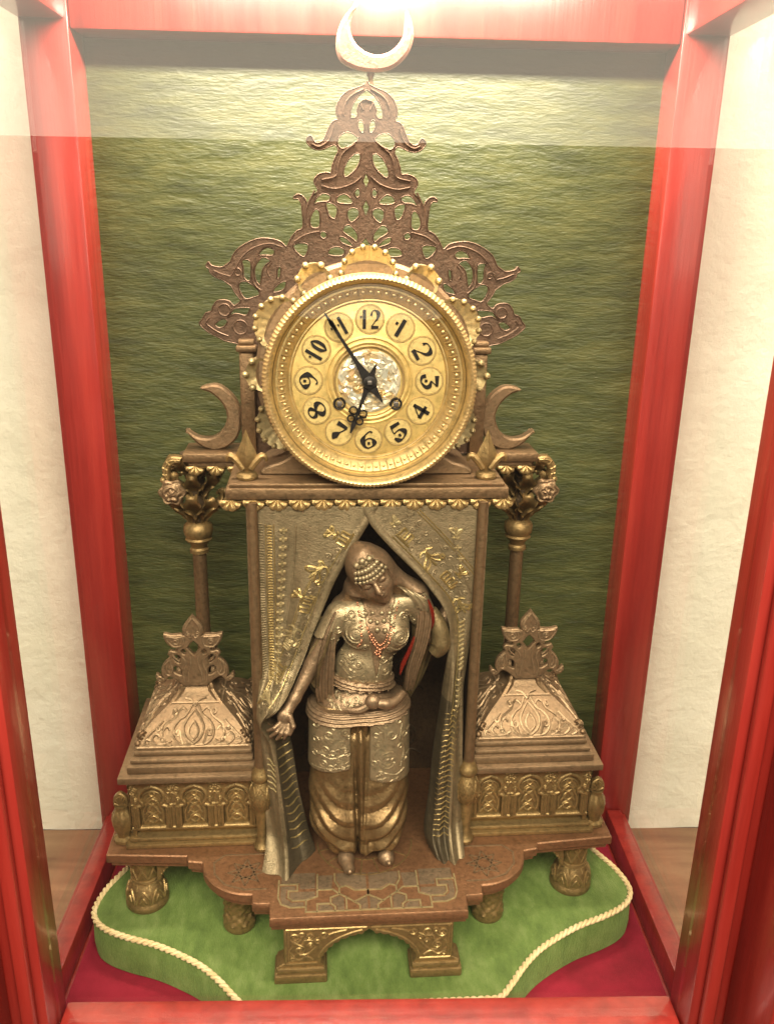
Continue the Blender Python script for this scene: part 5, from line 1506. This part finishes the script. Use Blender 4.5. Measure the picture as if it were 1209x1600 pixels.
for p, n, r in ((spl([(-9, 336), (-7, 322), (-6, 308), (-9, 300)], 6), 13, 1.25), (spl([(-1, 318), (2, 308), (6, 300), (11, 294), (16, 300), (19, 309), (20, 318)], 6), 22, 1.35), (spl([(3, 311), (7, 303), (11, 299), (15, 304), (17, 311)], 6), 14, 1.15), (spl([(27, 338), (24, 326), (22, 314)], 6), 9, 1.0)):
    idx = np.linspace(0, len(p) - 1, n).astype(int); bs += [(p[i][0], p[i][1], r) for i in idx]
bs += [(9 + 2.2 * math.cos(a), 290.5 + 2.2 * math.sin(a), 1.3) for a in np.linspace(0, 2 * PI, 6, endpoint=False)] + [(11, 285.5, 1.5)]
part('bead_necklace', dots(bs, fV, 1.3, 8, 5), 'copper_bead', fig)
cn = [(2, 322, 2.6), (8, 321, 2.4), (14, 322, 2.6), (-2, 328, 2.2), (4, 329, 2.0), (12, 329, 2.2), (19, 328, 2.4), (8, 314.5, 2.8), (15, 314, 2.6), (22, 319, 2.0)]
part('coin_collar', dots(cn, fV, 2.2, 10, 5), 'figure_vest', fig)

# trousers
tr = Clay((-62, -46, 78), (48, 46, 238), 1.05)
for x, xb in ((-27, -19), (14, 15)):
    g_ = -1 if x < 0 else 1
    tr.cone((x, 3, 225), (x + g_, -3, 150), 23, 24, 8); tr.cone((x + g_, -3, 150), (x, -9, 122), 24, 24.5, 7); tr.cone((x, -9, 122), (xb, -12, 100), 24.5, 18, 6); tr.cone((xb, -12, 100), (xb, -10, 88), 18, 9, 4)
X, Y, Z = tr.coords()
fold = np.zeros_like(X)
for xc, ph in ((-29.0, 0.4), (16.0, 1.6)):
    m = np.clip(1.15 - np.abs(X - xc) / 27, 0, 1)
    sg_ = np.sign(xc)
    sw_ = Z - 0.85 * sg_ * (X - xc) - 0.022 * (X - xc) ** 2
    tri = np.abs(((sw_ / 17.0 + ph) % 1.0) - 0.40) - 0.3                      # slung drapery folds
    fold += m * 9.0 * tri * np.clip((172 - Z) / 50, 0, 1)
    fold += m * 0.5 * np.sin((X - xc) / 4.2 + Z / 34) * np.clip((Z - 130) / 40, 0, 1)
mid = np.exp(-((X + 6.5) / 6) ** 2)
fold += 1.6 * mid * np.sin((X + 6.5) / 1.7 + Z / 50)
groove = 4.2 * np.exp(-((X + 10.5 - (180 - Z) * 0.03) / 1.9) ** 2) + 3.4 * np.exp(-((X + 1.5 + (180 - Z) * 0.02) / 1.8) ** 2)
groove = groove * np.clip((200 - Z) / 30, 0, 1) * (Y < 10)
tr.cone((-6, -14, 205), (-5, -22, 120), 9, 9, 5); tr.cone((-5, -22, 120), (-3, -24, 92), 9, 7, 5)
tr.F = tr.F + (fold + groove * 0.8).astype(np.float32)
tr.F = np.maximum(tr.F, (84 - Z + 1.6 * np.sin(X / 4.0)).astype(np.float32))
VT = tr.mesh()
part('trousers', VT, 'figure_trousers', fig, angle=80)

# hip cloth: two embroidered flaps with pleats between, and sashes
def hips(c, g):
    c.ell((-9, 4, 230), (36 + g, 24 + g, 24 + g), 7); c.ell((-4, 4, 264), (24.5 + g, 17 + g, 24 + g), 7)
    for x in (-27, 14): c.cone((x, 3, 225), (x - (1 if x < 0 else -1), -2, 150), 23 + g, 23.5 + g, 8)
hc = Clay((-66, -48, 150), (52, 46, 274), 1.05)
hips(hc, 3.0)
def flap_keep(X, Y, Z):
    lo = np.where(X < -6, 178 + 0.10 * (X + 30), 166 - 0.12 * (X - 18))
    a = lo - Z; b = Z - 232
    gap = 8.8 - np.abs(X + 6.5)
    gap = np.where(Y < 6, gap, -30)
    return np.maximum.reduce([a, b, gap])
clipped(hc, flap_keep)
VH = hc.mesh(); hip = part('hip_cloth', VH, 'figure_vest', fig, angle=80)
fH = caster(bvh_of(VH))
ps = []; dt = []
for cx, cz in ((-35, 215), (-23, 206), (-38, 200), (-26, 191), (-40, 186), (-20, 218)):
    ps += [arc(cx, cz, 3.3, 0, 360, 16), spiral(cx + 3, cz - 5, 2.6, .6, 90, 500, 18)]; dt.append((cx, cz, 1.1))
ps += [np.column_stack([np.linspace(-50, -16, 20), 182 + 0.10 * (np.linspace(-50, -16, 20) + 30)]), np.column_stack([np.linspace(-50, -16, 20), 194 + 1.5 * np.sin(np.linspace(0, 9, 20))])]
ps += [spiral(19, 188, 9.5, 1.2, 60, 900, 60), spiral(22, 214, 5, 1, 0, -560, 30), spiral(10, 206, 4, .8, 180, 660, 26), spl([(8, 224), (14, 216), (12, 204), (6, 194), (8, 180)], 6), spl([(32, 222), (30, 208), (34, 196), (31, 180)], 6), arc(24, 188, 2.4, 0, 360, 12), spl([(8, 172), (16, 176), (26, 173), (34, 176)], 5), spiral(12, 176, 3, .6, 0, 420, 18), spiral(30, 200, 3.2, .7, 0, 460, 18)]
for cx, cz in ((-46, 222), (-30, 224), (-46, 208), (-31, 198), (-18, 196), (-33, 183), (-22, 184), (-47, 194), (8, 214), (16, 224), (28, 226), (34, 210), (12, 168), (24, 166), (34, 186), (6, 186)):
    ps += [arc(cx, cz, 2.4, 0, 360, 12), spl([(cx + 2.5, cz + 2), (cx + 5, cz + 3.4), (cx + 6, cz)], 3)]
part('hip_embroidery', join([relief(ps, fH, 0.95), dots(dt, fH, 1.2)]), 'figure_vest', hip)
pc = Clay((-24, -48, 160), (10, 10, 236), 1.05)
hips(pc, 0.8); X, Y, Z = pc.coords()
pc.F = pc.F + (1.5 * np.sin((X + 6.5) / 1.15) * np.clip((Z - 168) / 20, 0.2, 1)).astype(np.float32)
clipped(pc, lambda X, Y, Z: np.maximum.reduce([np.abs(X + 6.5) - (8.4 - 0.02 * (232 - Z)), 170 + 2.5 * np.sin(X / 2.0) - Z, Z - 234, Y - 4]))
part('pleated_apron', pc.mesh(), 'figure_trousers', fig, angle=80)
sa = Clay((-66, -50, 216), (52, 46, 282), 1.0)
hips(sa, 4.6)
def sash_keep(X, Y, Z):
    z1 = 231.5 + 0.055 * (X + 8) + 0.0012 * (X + 8) ** 2; d1 = np.abs(Z - z1) - 6.5 + 0.0 * X
    z2 = 262 - 0.11 * (X + 36); d2 = np.maximum(np.abs(Z - z2) - 5.0, np.abs(X + 2) - 60)
    return np.minimum(d1, d2)
X, Y, Z = sa.coords()
z1 = 231.5 + 0.055 * (X + 8) + 0.0012 * (X + 8) ** 2; z2 = 262 - 0.11 * (X + 36)
gro = np.where(Z < 246, 1.3 * np.cos((Z - z1) * 1.55 + 0.03 * X), 1.2 * np.cos((Z - z2) * 1.7 + 0.05 * X))
sa.F = sa.F + gro.astype(np.float32)
clipped(sa, sash_keep)
part('sash', sa.mesh(), 'figure_skin', fig, angle=80)
fB = caster(bvh_of(VB))
bl = []
for cx, cz in ((-34, 243), (-26, 247), (-18, 243), (-28, 239), (-10, 246), (-38, 250), (-20, 252), (-12, 240)):
    bl += [spiral(cx, cz, 3.0, .6, cx * 13, cx * 13 + 450, 16), arc(cx + 3.4, cz - 2.4, 1.3, 0, 360, 9)]
part('belly_embroidery', relief(bl, fB, 0.9), 'figure_vest', fig)
part('hanging_sleeve', join([leaf_solid(spl([(-34, -8, 312), (-42, -11, 292), (-47, -10, 272), (-45, -6, 254)], 7), [5, 10, 12.5, 9, 3], (0.55, -0.80, 0.15), 1.0, 2.0, 3)]), 'figure_cloak', fig, angle=60)
kn_ = join([sphere((4, -28, 252), (7.0, 5.5, 7.2), 16, 10), tube(spl([(8, -28, 251), (16, -27, 249), (24, -23, 249), (32, -14, 252)], 6), [4.2, 5.2, 4.6, 3.6], 10), tube(spl([(0, -28, 248), (-8, -29, 244.5), (-18, -27.5, 244)], 5), [3.0, 3.6, 2.0], 9)])
part('sash_knot', kn_, 'figure_skin', fig)

# veil over the head and down the back, cloak and red lining
ve = Clay((-44, -36, 286), (76, 40, 400), 1.05)
ve.ell(H(-0.5, 7, -4), (18.8, 22.5, 21), 4, rot=HROT)
ve.cone(H(1, 23, -6), H(0, 27, -8), 8, 4, 8)
ve.cone(H(-2, -2, -8), (0, 14, 326), 17.8, 26, 8); ve.cone((6, 10, 346), (46, 7, 341), 9, 10, 16); ve.cone(H(6, 4, -6), (40, 8, 340), 12, 8, 10); ve.cone((2, 12, 332), (-24, 10, 322), 12, 10, 12)
ve.ell(H(0.8, 1.0, 19), (15.6, 22.5, 26), 1.6, 'sub', HROT)
ve.ell(H(1, -32, 17), (24, 21, 24), 2.5, 'sub', HROT)
X, Y, Z = ve.coords()
ve.F = np.maximum(ve.F, (-(Y - np.where(Z < 344, 0.0 + (344 - Z) * 0.22, -60))).astype(np.float32))
ve.F = np.maximum(ve.F, (300 - Z).astype(np.float32))
dd = X * 0.8 + Z * 0.5
ve.F = ve.F + (0.9 * np.sin(dd / 2.6) * np.clip((372 - Z) / 20, 0.28, 1)).astype(np.float32)
part('veil', ve.mesh(), 'figure_skin', fig, angle=80)
hd = []
for a in np.linspace(-15, 15, 10): hd.append((H(a, 8.5 + 0.010 * a * a * 0, 0), 8.5, a, 1.9))
items = []
for row, (bb, rr, cnt) in enumerate(((6.4, 2.0, 10), (10.5, 2.4, 9), (15.2, 2.7, 8), (19.6, 2.9, 6))):
    for a in np.linspace(-14 + row * 2, 14 - row * 2, cnt):
        cc = -3 + 19.6 * math.sqrt(max(0, 1 - (a / 17.6) ** 2 - ((bb - 4) / 21) ** 2))
        items.append(sphere(H(a, bb, cc + 0.6), rr, 8, 6))
for a in (-6, 0, 6):
    cc = -3 + 20.5 * math.sqrt(max(0, 1 - (a / 17.6) ** 2 - (8.5 / 21) ** 2)); items.append(sphere(H(a, 23 - abs(a) * .3, cc - 5), 3.4, 9, 6))
part('coin_headdress', join(items), 'figure_vest', fig)
def sheet(rows, nu, fold_amp, fold_n, t=1.6):
    P = []
    for (z, x0, x1, y0, y1) in rows:
        u = np.linspace(0, 1, nu)
        P.append(np.column_stack([x0 + (x1 - x0) * u, y0 + (y1 - y0) * u + fold_amp * np.sin(u * PI * fold_n + z * 0.02), np.full(nu, z) + 1.5 * np.sin(u * 9)]))
    P = np.array(P); Q = np.stack([spl(P[:, i], 5) for i in range(nu)], 1)
    return thick_sheet(Q, t)
part('cloak_fold', sheet([(318, -44, -24, 2, 10), (298, -50, -28, 0, 12), (275, -55, -34, -2, 14), (255, -52, -36, 0, 14), (240, -46, -38, 6, 16)], 24, 2.0, 4.0), 'figure_cloak', fig)
part('cloak_fold', sheet([(312, 40, 66, 6, 14), (292, 40, 66, 4, 14), (268, 36, 60, 6, 16), (248, 34, 54, 8, 18), (232, 33, 47, 10, 20), (224, 34, 42, 12, 20)], 24, 2.2, 5.0), 'figure_cloak', fig)
part('hanging_sleeve', join([tube(spl([(56, 2, 326), (64, -1, 310), (66, -2, 294), (60, -2, 285)], 6), [6, 8.5, 9.5, 6.5], 12)]), 'figure_cloak', fig)
def cloth_fall(path, W, side, amp, nf, t=1.8):
    """hanging cloth: a strip swept along path with lengthwise folds"""
    P = spl(path, 8); n = len(P); W = np.interp(np.linspace(0, 1, n), np.linspace(0, 1, len(W)), W)
    side = np.asarray(side, float); side /= np.linalg.norm(side); dep = np.array([side[1], -side[0], 0.0])
    u = np.linspace(-1, 1, 33)
    A = P[:, None, :] + side * (u[None, :, None] * W[:, None, None]) + dep * (amp * np.sin(u * PI * nf)[None, :, None] * (0.4 + 0.6 * np.linspace(0, 1, n))[:, None, None])
    A[:, :, 2] += 1.2 * np.sin(u * 7)[None, :] * np.linspace(0, 1, n)[:, None]
    return thick_sheet(A, t)
part('cloak_fold', cloth_fall([(-26, -7, 330), (-33, -10, 308), (-37, -10, 280), (-38, -8, 254), (-37, -4, 238)], [3, 6, 8.5, 9, 7], (0.96, 0.28, 0), 1.7, 3.0), 'figure_skin', fig, angle=70)
part('cloak_fold', cloth_fall([(44, -6, 344), (50, -8, 326), (47, -10, 300), (41, -9, 274), (38, -6, 250)], [6, 7, 6.5, 6, 4], (0.96, -0.28, 0), 1.7, 3.0), 'figure_skin', fig, angle=70)
part('red_lining', join([cloth_fall([(52.5, -10.5, 341), (56, -11.5, 331), (57.5, -10.5, 320), (56, -8, 312)], [0.8, 1.8, 1.6, 0.4], (0.9, 0.3, 0), 0.5, 1.5), cloth_fall([(41, -11.5, 306), (37, -13, 294), (32, -13.5, 282), (29, -12.5, 270)], [0.6, 1.7, 2.2, 0.5], (0.9, -0.3, 0), 0.5, 1.5)]), 'red_enamel', fig, angle=70)
part('shoulder_cape', join([cloth_fall([(30, -3, 351), (40, -9, 346), (47, -10, 338), (50, -9, 330)], [7, 9, 9, 8], (0.93, 0.1, -0.36), 1.0, 2.5)]), 'figure_vest', fig, angle=70)

# joined carving and stitching that is too fine to pick apart
for o in bpy.data.objects:
    if o.parent and o.name.split('.')[0] in ('arabesque', 'relief', 'palmette_relief', 'gold_embroidery', 'silver_embroidery', 'brocade_ground', 'selvedge_ribs', 'cross_embroidery', 'bead_stitching', 'fold_ribs', 'comb_motif', 'bodice_relief', 'fringe', 'hip_embroidery', 'belly_embroidery', 'arch_tracery', 'coin_headdress', 'bead_necklace', 'coin_collar', 'egg_moulding', 'chasing', 'rim_bead', 'strapwork', 'wall_relief', 'edge_bead', 'floor_rosette', 'star_inlay'):
        o['kind'] = 'stuff'
